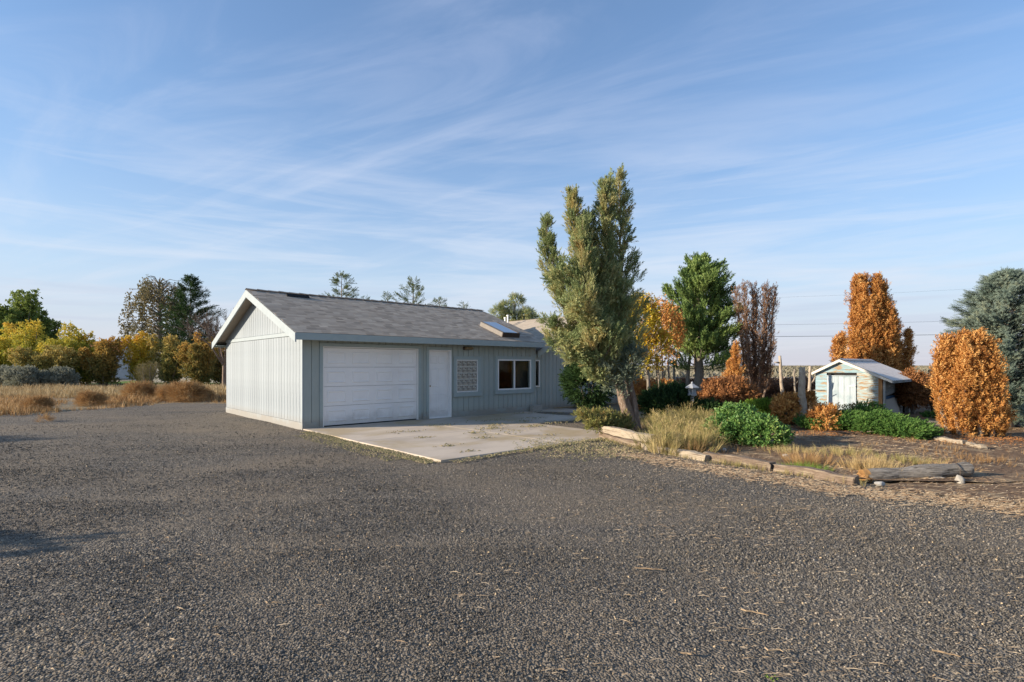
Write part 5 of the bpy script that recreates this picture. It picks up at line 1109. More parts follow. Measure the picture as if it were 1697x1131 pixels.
# ribbed roof sheets
sr = empty('shed_roof'); sr.parent = shed; RU0, RU1 = -.12, 3.3
def rib_sheet(v_eave):
    m = MB(); nu = 56; n = 0; vs = []; fs = []
    for i in range(nu + 1):
        u_ = RU0 + (RU1 - RU0) * i / nu; h = .016 if i % 4 == 0 else (.0 if i % 4 != 1 and i % 4 != 3 else .002)
        for vv in (v_eave, SA): vs.append((u_, vv, sroof(vv) + h - .03))
        for vv in (v_eave, SA): vs.append((u_, vv, sroof(vv) + h - .036))
    for i in range(nu): a = i * 4; fs += [(a, a + 4, a + 5, a + 1), (a + 2, a + 3, a + 7, a + 6), (a, a + 2, a + 6, a + 4)]
    return m.add(vs, fs)
rib_sheet(-.36).build('roof_sheet', M['tin'], sr); rib_sheet(1.74).build('roof_sheet', M['tin'], sr)
MB().add([(RU0, SA - .12, sroof(SA - .12) + .0), (RU1, SA - .12, sroof(SA - .12)), (RU1, SA, SZ + .005), (RU0, SA, SZ + .005), (RU0, SA + .12, sroof(SA + .12)), (RU1, SA + .12, sroof(SA + .12))], [(0, 1, 2, 3), (3, 2, 5, 4)]).build('ridge_cap', M['tin'], sr)
for ve_ in (-.36, 1.74):
    MB().prism([(ve_, sroof(ve_) - .025), (SA, SZ - .025), (SA, SZ - .10), (ve_, sroof(ve_) - .10)], 0, RU0 - .025, RU0 - .002).build('barge_board', M['tin_trim'], sr)
MB().box(RU0, RU1, -.385, -.362, sroof(-.36) - .10, sroof(-.36) - .035).build('eave_board', M['shed_grey'], sr)

# ------------------------------------------------------------------ arborvitae and spruce on the right
Yb = 20.0
column('dead_arborvitae', wx(1444, Yb), Yb, [(-.58, .0, wz(464, Yb), .28), (-.36, .1, wz(460, Yb), .30), (-.12, .2, wz(461, Yb), .34), (.18, .0, wz(461, Yb), .34), (.40, .1, wz(464, Yb), .30), (.62, .1, wz(500, Yb), .30), (.74, -.1, wz(520, Yb), .26), (-.2, -.35, wz(500, Yb), .34), (.32, -.35, wz(505, Yb), .34), (-.72, -.2, wz(560, Yb), .3), (-.02, -.3, wz(474, Yb), .30), (-.46, -.25, wz(476, Yb), .28), (.26, -.2, wz(478, Yb), .28), (.52, -.3, wz(520, Yb), .28)], M['orange'],
       'tallest orange dead arborvitae, towering directly behind the shed', 'tree', 'dead arborvitaes around the shed', 121, sz=.125, dens=120, per=14, splay=.8, taper=.15)
column('dead_arborvitae', wx(1393, 19.0), 19.0, [(.06, 0, wz(557, 19), .28), (-.16, 0, wz(566, 19), .2)], M['orange'], 'short orange dead arborvitae at the left foot of the tallest one', 'tree', 'dead arborvitaes around the shed', 122, sz=.13, dens=170, per=11)
column('dead_arborvitae', wx(1503, 20.5), 20.5, [(.05, 0, wz(550, 20.5), .28), (-.2, .1, wz(572, 20.5), .24)], M['orange'], 'narrow orange dead arborvitae behind the right end of the shed roof', 'tree', 'dead arborvitaes around the shed', 123, sz=.13, dens=170, per=11)
column('dead_arborvitae', wx(1625, 11.6), 11.6, [(-.74, .05, wz(571, 11.6), .15), (-.62, .1, wz(563, 11.6), .21), (-.45, 0, wz(568, 11.6), .21), (-.28, .1, wz(560, 11.6), .22), (-.10, 0, wz(563, 11.6), .22), (.07, .1, wz(557, 11.6), .21), (.20, 0, wz(567, 11.6), .18), (-.5, -.2, wz(585, 11.6), .22), (-.2, -.22, wz(588, 11.6), .22), (.08, -.22, wz(596, 11.6), .22), (.30, -.05, wz(640, 11.6), .17), (.36, -.1, wz(675, 11.6), .15), (-.62, -.15, wz(620, 11.6), .2)], M['orange'],
       'wide block of orange dead arborvitae at the right, in front of the blue spruce', 'tree', 'dead arborvitaes around the shed', 124, sz=.095, dens=215, per=12, taper=.1, splay=.85)
bush('dead_shrub', wx(1512, 16.8), 16.8, (0, 0, .75), (.42, .4, .65), 1500, M['rust'], 'dark rust dead shrub close to the right wall of the shed', 'shrub', seed=125, tm=T_FAT, sz=.15)
bush('dead_shrub', wx(1545, 17.5), 17.5, (0, 0, .7), (.42, .4, .62), 1300, M['brown_dead'], 'brown dead shrub between the shed and the wide orange block', 'shrub', seed=126, tm=T_FAT, sz=.15)
bush('green_shrub', wx(1548, 15.4), 15.4, (0, 0, .12), (.3, .25, .14), 350, M['green'], 'little green plant by the stacked grey timbers', 'plant', seed=127, tm=T_LEAF, sz=.09, stems=0)
def spruce():
    rs = np.random.default_rng(131); Y = 13.4; x = wx(1668, Y); H = wz(447, Y); root = plant('blue_spruce', x, Y, 'dense blue-green spruce at the right edge of the view', 'tree'); w = MB()
    path = smooth_path([(0, 0, -.05), (0, 0, 2), (0, 0, H - .1)], 8); w.tube(path, list(np.linspace(.16, .02, 8)), 9)
    f = lambda t: min(1.12, 1.9 * (1 - t) ** .66) + .05
    p, d, b = leader(rs, interp(path, np.linspace(.05, 1, 10)), 420, f, (-2, 26), 0, 84, .085, .15, w, .015, .30, .12)
    w.build('trunk', M['bark_grey'], root, True); p[:, 2] = np.maximum(p[:, 2], .04)
    h = unit(np.column_stack([p[:, 0], p[:, 1], np.zeros(len(p))])); d = unit(h * .9 + d * .5 + rs.normal(size=p.shape) * .25 + arr(0, 0, .12))
    scatter('crown', T_NEEDLE, p, d, rs.uniform(.12, .21, len(p)), np.clip(b * .5 + rs.uniform(0, .5, len(p)), 0, 1), M['spruce'], root, rs)
spruce()

# ------------------------------------------------------------------ background: fence, brush, plain, wires
def rail_fence():
    Y = 26.0; x0, x1 = wx(1120, Y), wx(1345, Y); root = empty('rail_fence', (x0, Y, 0)); tag(root, 'grey wooden rail fence crossing behind the garden trees', 'fence'); n = 6
    for i in range(n): xx = (x1 - x0) * i / (n - 1); MB().tube([(xx, 0, -.1), (xx + .02, 0, 1.05)], .05, 8).build('post', M['fence_wood'], root, True)
    for z_ in (.55, .80, .98):
        for i in range(n - 1): a, b = (x1 - x0) * i / (n - 1), (x1 - x0) * (i + 1) / (n - 1); MB().tube([(a + .01, -.07, z_ + rnd.uniform(-.03, .03)), (b - .01, -.07, z_ + rnd.uniform(-.03, .03))], .035, 6).build('rail', M['fence_wood'], root)
rail_fence()
rs = np.random.default_rng(140)
n = 2600; X = rs.uniform(wx(1120, 25), wx(1360, 25), n); Yy = rs.uniform(24, 26, n) ; Zz = rs.uniform(.05, .85, n) ** 1.0
o = scatter('dead_brush', T_FAT, np.column_stack([X, Yy, Zz]), rs.normal(size=(n, 3)) + arr(0, 0, .6), .26, rs.uniform(0, .5, n), M['brown_dead'], None, rs); tag(o, 'band of dark dead brush along the rail fence', 'brush', kind='stuff')
n = 900; X = rs.uniform(wx(1050, 19), wx(1110, 19), n); Yy = rs.uniform(18.5, 20, n); Zz = rs.uniform(.05, 1.0, n)
o = scatter('dead_brush', T_FAT, np.column_stack([X, Yy, Zz]), rs.normal(size=(n, 3)) + arr(0, 0, .6), .2, rs.uniform(0, .6, n), M['orange'], None, rs); tag(o, 'orange dead brush low behind the juniper trunk', 'brush', kind='stuff')
# sage plain
pts = []
for (y0, y1, n) in ((27, 45, 2600), (45, 90, 4200), (90, 220, 5000), (220, 600, 4000)):
    yy = rs.uniform(y0, y1, n); pts.append(np.column_stack([rs.uniform(.02, 1.05, n) * yy, yy, np.full(n, .05)]))
p = np.concatenate(pts); sc_ = rs.uniform(.35, .75, len(p)) * (1 + p[:, 1] / 500)
T_TUFT = [tmpl_leaves(RS0, 7, .9, .30, 70) for _ in range(4)]
o = scatter('sagebrush_plain', T_TUFT, p, rs.normal(0, .12, (len(p), 3)) + arr(0, 0, 1), sc_, rs.uniform(0, 1, len(p)), M['plain_sage'], None, rs); tag(o, 'low grey sagebrush covering the far plain', 'sagebrush', kind='stuff')
# utility poles and lines
def upole(x, y, h, label):
    root = empty('utility_pole', (x, y, 0)); tag(root, label, 'utility pole', 'utility poles of the line behind the garden'); MB().tube([(0, 0, -.2), (0, 0, h)], [.16, .10], 10).build('pole', M['pole'], root, True)
    MB().box(-.06, .06, -1.1, 1.1, h - .45, h - .33).build('crossarm', M['pole'], root)
    for yy in (-.95, 0, .95): MB().tube([(0, yy, h - .33), (0, yy, h - .22)], .035, 8).build('insulator', M['white'], root)
YW = 60.0
upole(wx(1152, YW), YW, 10.6, 'wooden utility pole standing behind the green conifer'); upole(wx(1950, YW), YW, 10.9, 'wooden utility pole beyond the right edge of the view')
for k, (pa, pb, r_, lb) in enumerate((((1152, 558.5), (1950, 546.0), .023, 'lowest and thickest of the overhead lines'), ((1152, 539), (1950, 515), .010, 'middle overhead line, thin'), ((1152, 497), (1950, 455), .006, 'highest overhead line, very faint'))):
    a, b = P(*pa, YW), P(*pb, YW); pts = [a + (b - a) * t - arr(0, 0, (.42 if k else .2) * 4 * t * (1 - t)) for t in np.linspace(0, 1, 24)]
    o = MB().tube(pts, r_, 5).build('power_line', M['wire']); tag(o, lb + ' crossing the sky behind the shed', 'power line', 'overhead lines')

# ------------------------------------------------------------------ trees behind the roof
def firtop(px, top, Y, wid, label, seed, mat='fir', n=46, per=16, sz=.42, e=(-8, 20), group='conifer tops showing above the roof', tm=None):
    rs = np.random.default_rng(seed); x = wx(px, Y); H = wz(top, Y); root = plant('spruce_tree', x, Y, label, 'tree', group); w = MB(); path = smooth_path([(0, 0, -.05), (0, 0, H / 2), (0, 0, H)], 8, .01, rs); w.tube(path, list(np.linspace(.16, .012, 8)), 6)
    p, d, b = leader(rs, interp(path, np.linspace(.25, 1, 10)), n, lambda t: wid * (1 - t) ** .8 + .12, e, 0, per, .10, .3, w, .02, .2, .25); w.build('trunk', M['bark_grey'], root, True)
    scatter('crown', T_FIRTOP if tm is None else tm, p, d, rs.uniform(.6, 1.1, len(p)) * sz, np.clip(b * .5 + rs.uniform(0, .5, len(p)), 0, 1), M[mat], root, rs)
firtop(566, 455, 32, 2.5, 'widest conifer top rising above the left half of the garage roof', 151, 'juniper_dark', n=54, per=34, sz=.34)
firtop(685, 466, 34, 2.5, 'conifer top above the middle of the garage roof', 152, 'juniper_dark', n=60, per=30, sz=.34)
firtop(642, 487, 36, 1.0, 'tiny conifer tip between the two larger tops above the roof', 153, 'juniper_dark', n=50, per=20, sz=.28)
firtop(729, 497, 36, 2.0, 'low bushy conifer tip just right of the middle top above the roof', 154, 'juniper_dark', n=54, per=24, sz=.32)
firtop(768, 503, 38, 2.0, 'lowest conifer tip near the right end of the garage ridge', 155, 'juniper_dark', n=50, per=16, sz=.3)
def pine():
    rs = np.random.default_rng(156); Y = 33; x = wx(852, Y); root = plant('pine_tree', x, Y, 'round-headed grey-green pine behind the white vent pipes', 'tree'); w = MB(); w.tube([(0, 0, -.05), (.1, 0, 3), (0, 0, 5.6)], [.2, .14, .04], 8); pts, ds, bs = [], [], []
    for (cx_, cz_, r_, n) in ((-.95, 4.9, .42, 330), (-.45, 5.25, .38, 260), (.15, 5.65, .40, 330), (-.1, 4.6, .65, 700), (.75, 4.75, .48, 420), (1.15, 4.5, .32, 200), (-.8, 4.2, .5, 380), (.7, 4.1, .55, 420), (0, 3.8, .7, 500)):
        p, d, b = blob(rs, n, (cx_, rs.uniform(-.3, .3), cz_), (r_, r_, r_ * .8), .4, 8, .3, False); pts.append(p); ds.append(d); bs.append(b); w.tube([(0, 0, cz_ - .8), (cx_ * .5, 0, cz_ - .4), (cx_, 0, cz_)], [.06, .04, .02], 5, False)
    w.build('trunk', M['bark_grey'], root, True); p, d, b = map(np.concatenate, (pts, ds, bs)); scatter('crown', T_NEEDLE_S, p, d, .26, b * .5 + rs.uniform(0, .5, len(p)), M['juniper'], root, rs)
pine()

# ------------------------------------------------------------------ left background
def decid(name, px, top, Y, wpx, mat, label, seed, n=6500, sz=.22, base=0.0, trunk_h=1.0, group='autumn trees along the left boundary', split=None, tm=T_LEAF3, cat='tree', lumps=26):
    rs = np.random.default_rng(seed); x = wx(px, Y); H = wz(top, Y); rw = wpx / F * Y / 2; root = plant(name, x, Y, label, cat, group); w = MB()
    if H - base < 1.9:
        p, d, b = blob(rs, n, (0, 0, (H + base) / 2), (rw, rw, (H - base) / 2), .35, 20, .2, False)
    else:
        ns = max(5, int(rw * 3.2)); PP, DD, BB = [], [], []
        for i in range(ns):
            a = i * 2.4 + rs.uniform(-.4, .4); r_ = rw * .78 * math.sqrt((i + .5) / ns); hh = H * (1.0 - .30 * (r_ / rw) ** 2) * rs.uniform(.72, 1.04)
            e = arr(math.cos(a) * r_, math.sin(a) * r_ * .8, hh); path = smooth_path([(math.cos(a) * .15, math.sin(a) * .15, -.05), (e[0] * .6, e[1] * .6, base * .5 + hh * .38), e], 8, .03, rs); w.tube(path, list(np.linspace(.04 + H * .008, .012, 8)), 5)
            lr = (rw * .36 + .25) * rs.uniform(.7, 1.25); p, d, b = leader(rs, path, int(20 + H * 2), lambda t: lr * (1 - .72 * t ** 2.2) * (.6 + .4 * min(1, t * 3)), (5, 55), max(.06, base / H * .9), max(6, int(n / ns / (20 + H * 2) * 1.45)), .12 + lr * .10, .35, None, inner=.1, stiff=.2)
            PP.append(p); DD.append(d); BB.append(b * .5 + rs.uniform(0, .5))
        p, d, b = map(np.concatenate, (PP, DD, BB))
    w.build('trunk', M['bark_grey'], root, True); p[:, 2] = np.maximum(p[:, 2], .05 + rs.uniform(0, .3, len(p)))
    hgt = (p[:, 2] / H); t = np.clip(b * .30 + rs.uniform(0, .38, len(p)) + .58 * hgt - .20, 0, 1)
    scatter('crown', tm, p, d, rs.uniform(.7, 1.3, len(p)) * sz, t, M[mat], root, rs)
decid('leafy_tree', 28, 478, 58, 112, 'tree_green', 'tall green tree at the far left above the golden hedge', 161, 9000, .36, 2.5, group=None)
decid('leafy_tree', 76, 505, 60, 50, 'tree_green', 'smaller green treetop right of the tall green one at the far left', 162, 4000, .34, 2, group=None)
hedge = [(8, 540, 44, 80, 'gold_hedge', 'yellow-green shrub tree at the left edge of the photo'), (55, 533, 43, 70, 'gold_hedge', 'golden shrub tree, second along the left boundary'), (108, 541, 42, 78, 'gold_hedge', 'amber-topped shrub tree, third along the left boundary'),
         (80, 572, 40, 110, 'amber_hedge', 'brown dense shrub standing in front of the golden ones at the left'), (140, 556, 43, 60, 'gold_hedge', 'ochre shrub tree left of the dark green one'), (172, 556, 41, 66, 'rust_hedge', 'dark green shrub with amber top left of the lawn gap'),
         (236, 547, 43, 58, 'yellow', 'brightest yellow shrub tree, right of the lawn gap'), (280, 546, 42, 72, 'amber_hedge', 'olive brown rounded shrub tree in front of the weeping tree'), (330, 550, 41, 62, 'rust_hedge', 'orange-brown shrub tree left of the garage gable'), (365, 562, 44, 60, 'rust_hedge', 'brown shrub tree partly hidden by the garage gable')]
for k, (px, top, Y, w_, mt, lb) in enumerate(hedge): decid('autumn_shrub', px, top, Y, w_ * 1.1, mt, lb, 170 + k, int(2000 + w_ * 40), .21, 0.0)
decid('bare_thicket', 245, 598, 38, 42, 'birch', 'greyish twiggy thicket right of the lawn gap', 185, 1600, .18, group=None, tm=T_FINE, cat='shrub')
def weeping():
    rs = np.random.default_rng(190); Y = 52; x = wx(262, Y); H = wz(456, Y); root = plant('weeping_birch', x, Y, 'tall thin-leaved weeping tree behind the olive brown shrub', 'tree'); w = MB(); w.tube([(0, 0, 0), (.2, 0, H * .5), (.1, 0, H * .96)], [.25, .16, .04], 8); pts, ds = [], []
    for i in range(190):
        t = rs.uniform(.30, 1); a = rs.uniform(0, 6.28); L = (2.9 if t < .8 else 2.9 * (1.25 - t) / .45) * rs.uniform(.4, 1); b = arr(.15, 0, H * t * .93); e = b + arr(math.cos(a) * L, math.sin(a) * L, .7 * rs.uniform(.3, 1.1)); w.tube([b, (b + e) / 2 + arr(0, 0, .35), e], [.05, .03, .012], 4, False)
        drop = rs.uniform(.8, 2.2); s = rs.uniform(0, 1, 34); q = e + np.outer(s, arr(math.cos(a) * .25, math.sin(a) * .25, -drop)) + rs.normal(0, .14, (34, 3)); pts.append(q); ds.append(np.tile(arr(0, 0, -1.0), (34, 1)) + rs.normal(0, .35, (34, 3)))
    w.build('trunk', M['bark_grey'], root, True); p = np.concatenate(pts); scatter('crown', T_LEAF3, p, np.concatenate(ds), .24, rs.uniform(0, 1, len(p)), M['birch'], root, rs)
weeping()
firtop(316, 462, 50, 3.2, 'dark pointed conifer right of the weeping tree', 191, 'dark_green', 150, 36, .5, group=None)
def bare_tree():
    rs = np.random.default_rng(195); Y = 34; x = wx(372, Y); root = plant('bare_tree', x, Y, 'leafless tree with upright twigs just left of the garage peak', 'tree'); w = MB()
    def grow(p, d, L, r_, k):
        e = p + d * L; w.tube([p, (p + e) / 2 + rs.normal(0, .03 * L, 3), e], [r_, r_ * .8, r_ * .55], 5, False)
        if k:
            for _ in range(3 if k > 1 else 4):
                q = unit(d + rs.normal(0, .38, 3) + arr(0, 0, .15)); grow(p + d * L * rs.uniform(.55, 1), q, L * rs.uniform(.6, .85), r_ * .55, k - 1)
    w.tube([(0, 0, -.05), (0, 0, 1.6)], [.16, .12], 8)
    for i in range(5): grow(arr(0, 0, 1.5), unit(arr(rs.uniform(-.5, .4), rs.uniform(-.4, .4), 1)), 1.5, .07, 4)
    w.build('trunk', M['bark'], root)
bare_tree()
for k, (px, Y, s, lb) in enumerate(((10, 36, 1.3, 'large grey sagebrush at the left edge of the photo'), (38, 35, 1.35, 'tallest rounded grey sagebrush at the left'), (66, 36, 1.0, 'low grey sagebrush right of the tallest one'), (103, 36, 1.2, 'grey sagebrush nearest to the lawn gap'), (85, 38, .9, 'small grey sagebrush between the two rounded ones'))):
    bush('sagebrush', wx(px, Y), Y, (0, 0, .45 * s), (.72 * s, .7, .64 * s), 1500, M['sage'], lb, 'sagebrush', 'sagebrush at the left boundary', 200 + k, T_SPRAY_S, .26, up=.6)
for k, (px, Y, s, lb) in enumerate(((311, 23.5, 1.0, 'largest round brown tumbleweed beside the gravel near the garage'), (284, 24.5, .75, 'brown tumbleweed pressed against the left side of the largest one'), (232, 25, .9, 'dark tumbleweed in the middle of the dry grass'), (337, 25, .5, 'small tumbleweed right of the largest one'), (60, 18.6, .5, 'low brown tumbleweed near the left edge'), (150, 21, .6, 'brown tumbleweed in the weeds left of the dark one'))):
    bush('tumbleweed', wx(px, Y), Y, (0, 0, .32 * s), (.72 * s, .6 * s, .42 * s), int(1500 * s + 300), M['weed'], lb, 'tumbleweed', 'tumbleweeds on the left verge', 210 + k, T_FINE, .26 * (.5 + s / 2), stems=0)
bush('tumbleweed', wx(73, 14.9), 14.9, (0, 0, .05), (.16, .12, .08), 140, M['weed'], 'little dried weed lying alone on the gravel at the left', 'tumbleweed', None, 220, T_FINE, .12, stems=0)
# dry grass field left
rs = np.random.default_rng(230); n = 13000
yy = rs.uniform(16.3, 37, n) ; X = rs.uniform(-1.08, -.2, n) * yy
rx, ry = X + 5.08, yy - 12.93; vv = -rx * .676 + ry * .737; uu = rx * .737 + ry * .676
m = ~in_poly(X + rs.normal(0, .35, n), yy + rs.normal(0, .45, n), DRIVE) & ~((vv > -.6) & (vv < 8) & (uu > -.6) & (uu < 15)) & ~((X > -20) & (yy > 33) & False); X, yy = X[m], yy[m]; k = yy > 26
far, near = np.column_stack([X[k], yy[k], np.full(k.sum(), .0)]), np.column_stack([X[~k], yy[~k], np.full((~k).sum(), .0)])
near = near[rs.random(len(near)) < .92 + .4 * np.sin(near[:, 0] * .8 + 2) * np.sin(near[:, 1] * .9 + near[:, 0] * .35)]
T_FIELD = [tmpl_blades(RS0, 8, .055, .45, .28) for _ in range(5)]
o = scatter('dry_grass', T_FIELD, far, rs.normal(0, .10, (len(far), 3)) + arr(0, 0, 1), rs.uniform(.22, .45, len(far)) * (1 + .3 * np.sin(far[:, 0] * .6) * np.sin(far[:, 1] * .8)), rs.uniform(.2, 1, len(far)), M['straw'], None, rs); tag(o, 'pale straw grass in front of the autumn hedge', 'grass', kind='stuff')
o = scatter('dry_weeds', T_FIELD, near, rs.normal(0, .15, (len(near), 3)) + arr(0, 0, 1), rs.uniform(.4, 1.1, len(near)) * (.22 + .20 * np.sin(near[:, 0] * .9 + 1) * np.sin(near[:, 1] * 1.1 + near[:, 0] * .5)), rs.uniform(0, .85, len(near)), M['weed'], None, rs); tag(o, 'orange-brown dry weeds along the left edge of the gravel', 'weeds', kind='stuff')
# neighbours
def far_house(px, Y, w_, d_, h, rh, rmat, label, rz=0.0):
    x = wx(px, Y); root = empty('neighbour_house', (x, Y, 0), rz); tag(root, label, 'house'); wall = MB().box(-w_ / 2, w_ / 2, -d_ / 2, d_ / 2, 0, h).prism([(-d_ / 2, h + .01), (d_ / 2, h + .01), (0, h + rh - .1)], 0, -w_ / 2, w_ / 2).build('wall', M['far_wall'], root)
    MB().prism([(-d_ / 2 - .4, h - .15), (0, h + rh), (d_ / 2 + .4, h - .15), (d_ / 2 + .4, h - .3), (0, h + rh - .15), (-d_ / 2 - .4, h - .3)], 0, -w_ / 2 - .4, w_ / 2 + .4).build('roof', rmat, root)
    MB().box(-w_ / 2 - .4, w_ / 2 + .4, -d_ / 2 - .44, -d_ / 2 - .405, h - .36, h - .14).build('fascia', M['white'], root)
    for i in range(3):
        xx = -w_ / 2 + w_ * (i + .5) / 3; f_ = MB().box(xx - .6, xx + .6, -d_ / 2 - .05, -d_ / 2 - .002, 1.0, 2.1).build('window', M['white'], root); MB().box(xx - .52, xx + .52, -d_ / 2 - .07, -d_ / 2 - .051, 1.08, 2.02).build('pane', M['dark'], f_)
far_house(168, 66, 7, 7, 2.6, 2.0, M['far_roof_red'], 'neighbouring house with a reddish roof showing between the autumn trees')
far_house(352, 52, 7, 7, 2.9, 1.3, M['far_roof_grey'], 'neighbouring house with a grey roof just left of the garage gable')

# offscreen trees that throw the shadows at the left of the gravel
bush('roadside_shrub', -9.6, 3.45, (0, 0, .85), (.9, .6, .85), 700, M['amber_hedge'], 'autumn shrub beyond the left edge of the view, throwing its shadow on the gravel', 'shrub', seed=240, tm=T_LEAF3, sz=.14)
bush('roadside_shrub', -15.6, 10.1, (0, 0, .7), (1.0, .7, .95), 1200, M['weed'], 'brown shrub beyond the left edge of the view, shading the gravel', 'shrub', seed=241, tm=T_FINE, sz=.3)

# ------------------------------------------------------------------ ground litter
def slivers(name, pts, lens, wid, mat, label, seed, ang=(0, 3.14), z=.045, cat='litter', tint=(0, 1), zf=True, bed=False):
    rs = np.random.default_rng(seed); n = len(pts); pts = np.asarray(pts); a = rs.uniform(*ang, n); d = np.column_stack([np.cos(a), np.sin(a), rs.uniform(-.05, .12, n)]); s = np.column_stack([-np.sin(a), np.cos(a), np.zeros(n)])
    base = np.column_stack([pts, np.full(n, z)]); 
    if zf: base[:, 2] += und(pts[:, 0], pts[:, 1])
    if bed: base[:, 2] += .035 * np.sin(pts[:, 0] * 1.1 + 1) * np.sin(pts[:, 1] * .9) + .012 * np.sin(pts[:, 0] * 5.1) * np.sin(pts[:, 1] * 4.3)
    L = lens * rs.gamma(3.0, .33, n).clip(.25, 2.6)[:, None]; w = wid * rs.uniform(.6, 1.4, n)[:, None]; up = arr(0, 0, 1); cv = rs.normal(0, .05, (n, 1))
    v = np.stack([base - s * w, base + s * w, base + d * L * .5 + s * w + up * .004 + s * L * cv, base + d * L * .5 - s * w + up * .004 + s * L * cv, base + d * L, base + d * L * .5 + up * (.004 + w) + s * L * cv], 1).reshape(-1, 3)
    k = np.arange(n)[:, None] * 6; t = np.array([(0, 1, 5), (1, 2, 5), (0, 5, 3), (5, 2, 4), (3, 5, 4)]); T_ = (k[:, None, :] + t[None]).reshape(-1, 3)
    o = np_mesh(name, v, T_, np.repeat(rs.uniform(*tint, n), 6), M[mat]); tag(o, label, cat, kind='stuff'); return o
rs = np.random.default_rng(250)
def pxpts(n, x0, x1, y0, y1, z=.03):
    px = rs.uniform(x0, x1, n); py = rs.uniform(y0, y1, n); Y = (EYE - z) * F / (py - HY); return np.column_stack([(px - CX) / F * Y, Y])
p = np.concatenate([pxpts(200, 1150, 1720, 900, 1125), pxpts(900, 1000, 1700, 775, 900), pxpts(110, 750, 1350, 830, 1125), pxpts(90, 200, 900, 760, 1100)]); p = p[in_poly(p[:, 0], p[:, 1], DRIVE)]
slivers('straw_litter', p, .050, .0026, 'twig', 'scattered pale twigs and straw on the right half of the gravel', 251, (-.6, .35), tint=(.3, 1))
p = np.concatenate([pxpts(320, 0, 620, 715, 950), pxpts(40, 0, 300, 950, 1125)]); slivers('leaf_litter', p, .026, .0055, 'twig', 'small dry leaves scattered over the left gravel', 252)
# straw covered dirt band along the edging and over the bed
def along(a, b, n, w): t = rs.uniform(0, 1, n)[:, None]; a, b = arr(*a), arr(*b); d = (b - a) / np.linalg.norm(b - a); nn = arr(-d[1], d[0]); return a + (b - a) * t + nn * (rs.normal(0, w, n)[:, None])
q = [g2(1000, 748), g2(1080, 765), g2(1180, 785), g2(1300, 800), g2(1420, 822), g2(1560, 830), g2(1700, 850)]
p = np.concatenate([along(a, b, 900, .22) for a, b in zip(q, q[1:])])
slivers('straw_litter', p, .055, .004, 'twig', 'dry straw matted along the timber edging and the log', 253, (-.9, .5), z=.048)
p = np.column_stack([rs.uniform(2.5, 13, 12000), rs.uniform(7.0, 14, 12000)]); p = p[in_poly(p[:, 0], p[:, 1], BED) & (rs.random(len(p)) < .4 + .55 * np.sin(p[:, 0] * 1.6 + p[:, 1] * .7) * np.sin(p[:, 1] * 1.9))]
o = slivers('straw_litter', p, .07, .005, 'twig', 'dry straw strewn over the bare planting bed', 254, (-1.0, .6), z=.068, zf=False, tint=(.1, .9), bed=True)
p = np.column_stack([rs.uniform(4.8, 14, 4200), rs.uniform(4.6, 8.2, 4200)]); p = p[in_poly(p[:, 0], p[:, 1], VERGE)]
slivers('straw_litter', p, .06, .004, 'twig', 'dry straw over the trampled dirt at the right', 255, (-.5, .35), z=.056)
q = []
for (px, Y, r_, n_) in ((1605, 11.4, .75, 1100), (1303, 13.6, .5, 300), (1368, 12.4, .45, 300), (1208, 16.0, .9, 300), (1530, 15.5, .9, 500)):
    q.append(np.column_stack([wx(px, Y) + rs.normal(0, r_, n_), Y + rs.normal(-.15, r_ * .6, n_)]))
slivers('leaf_litter', np.concatenate(q), .04, .010, 'rust', 'fallen rusty needles under the dead shrubs and arborvitaes', 260, z=.068, zf=False, bed=True)
# clippings along the apron edges and on it
def on_ap(n, u0, u1, v0, v1, sd=None):
    u = rs.uniform(u0, u1, n); v = rs.uniform(v0, v1, n); return np.column_stack([CRN.x + D.x * u + Wd.x * v, CRN.y + D.y * u + Wd.y * v]), u, v
a1, _, _ = on_ap(2600, -.30, -.03, -5.8, -.6); a2, _, _ = on_ap(900, -.65, -.2, -5.2, -1.0)
slivers('leaf_litter', np.r_[a1, a2], .030, .008, 'clippings', 'green and tan clippings along the left edge of the apron', 256, z=.040)
a1 = pxpts(5200, 850, 1075, 728, 768); w_ = np.exp(-(((a1[:, 0] - 1.3) / .95) ** 2 + ((a1[:, 1] - 10.2) / .9) ** 2)); a1 = a1[rs.random(len(a1)) < w_ * (1.2 + .8 * np.sin(a1[:, 0] * 7) * np.sin(a1[:, 1] * 6))]; uu = (a1[:, 0] + 5.08) * .737 + (a1[:, 1] - 12.93) * .676; vv = -(a1[:, 0] + 5.08) * .676 + (a1[:, 1] - 12.93) * .737
a2, _, _ = on_ap(900, .1, 5, -6.1, -5.9)
slivers('leaf_litter', np.r_[a1, a2], .034, .008, 'clippings', 'clippings heaped between the apron and the timber edging', 257, z=.058)
pts = []
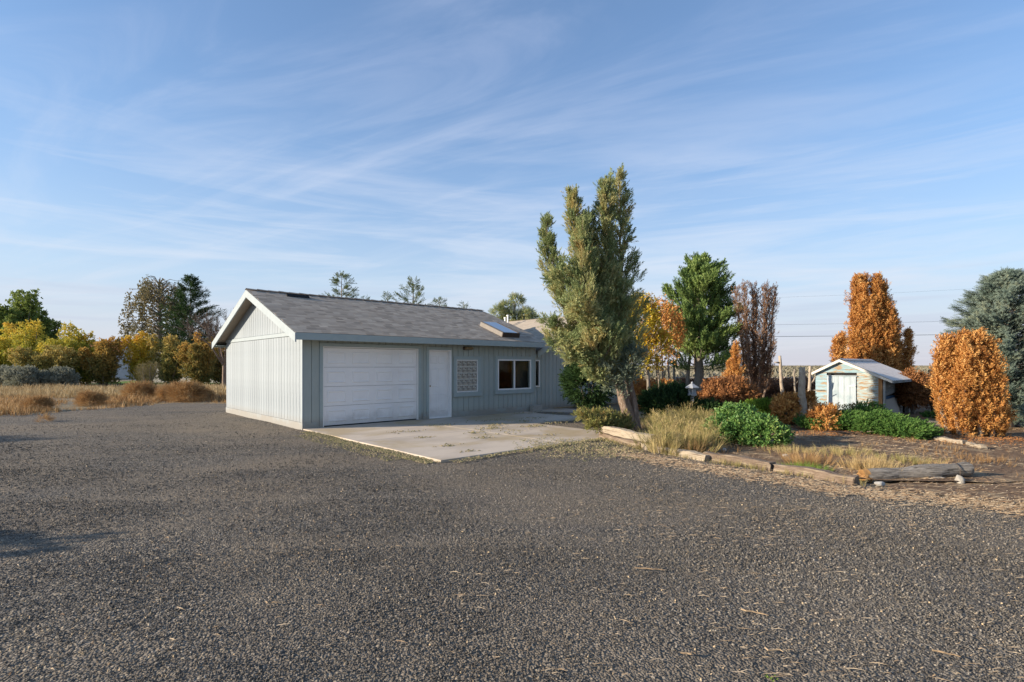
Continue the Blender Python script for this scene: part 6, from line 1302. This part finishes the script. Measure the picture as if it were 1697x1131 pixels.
for (u, v, n, s) in ((2.6, -3.4, 60, .16), (3.4, -3.0, 90, .22), (3.9, -2.6, 60, .2), (4.5, -3.4, 80, .2), (5.6, -3.2, 70, .3), (1.6, -2.2, 40, .2), (2.2, -4.2, 40, .12), (3.0, -1.6, 30, .25), (4.6, -1.6, 40, .3), (1.0, -4.6, 25, .12), (6.0, -1.9, 60, .3), (3.6, -4.8, 25, .12), (0.9, -5.4, 20, .1), (6.9, -.6, 30, .3), (7.6, -1.3, 30, .3), (3.2, -3.9, 50, .3), (1.3, -3.3, 30, .12), (5.2, -2.3, 50, .2)):
    u_, v_ = rs.normal(u, s, n), rs.normal(v, s * .6, n); k = (u_ > 0.02) & (v_ > -5.8) & (v_ < -.02); u_, v_ = u_[k], v_[k]; pts.append(np.column_stack([CRN.x + D.x * u_ + Wd.x * v_, CRN.y + D.y * u_ + Wd.y * v_]))
slivers('leaf_litter', np.concatenate(pts), .036, .012, 'clippings', 'clippings blown into small drifts on the concrete apron', 258, z=.064, zf=False)
a1, _, _ = on_ap(600, 9.2, 13.5, .05, .34); a2, _, _ = on_ap(300, -.02, 0.0, -.02, 0.0)
p = a1; o = slivers('dry_grass', p, .16, .006, 'straw', 'dry grass lying at the foot of the wing wall', 259, z=.05, zf=False)
# a few larger sticks one can pick out
for k, (px, py, L, a, lb) in enumerate(((1052, 946, .22, -.2, 'longest curved stick on the gravel, right of the middle'), (1228, 1014, .16, -.55, 'thin forked stick near the lower middle of the gravel'), (1268, 1078, .09, -.6, 'short thick stick near the bottom of the gravel'), (1378, 1030, .12, .2, 'crooked stick beside the straws at lower right'), (1545, 1080, .12, -.55, 'stick close to the lower right corner'), (1130, 1090, .08, .15, 'reddish bark piece near the bottom middle'), (905, 860, .10, .1, 'lone pale stick on the middle gravel'), (1655, 852, .25, -.35, 'long pale straw at the right edge of the gravel'), (440, 1005, .10, 0.0, 'greyish twig in the lower left gravel'))):
    q = gp(px, py, .03); m = MB(); rs_ = np.random.default_rng(k + 300); pts = [arr(L * t, rs_.normal(0, .008), .005 + rs_.uniform(0, .006)) for t in np.linspace(0, 1, 6)]; m.tube(pts, [.0045, .005, .0045, .004, .0035, .002], 6, True, .4 + .08 * (k % 4)); m.tube([pts[3], pts[3] + arr(L * .15, .02, .006)], [.003, .001], 5, True, .5)
    o = m.build('stick', M['twig']); o.location = (q[0], q[1], .045 + float(und(q[0], q[1]))); o.rotation_euler = (0, 0, a); tag(o, lb, 'stick', 'loose sticks on the gravel')
# a weed sprouting in the gravel at the lower right
bush('weed_sprout', *gp(1282, 1126, .03)[:2], (0, 0, .015), (.04, .04, .012), 26, M['grass'], 'tiny green weed sprouting at the bottom edge of the gravel', 'plant', seed=320, tm=T_LEAF, sz=.02, stems=0)
print('tris', sum(len(o.data.loop_triangles) or len(o.data.polygons) for o in C.objects if o.type == 'MESH'))
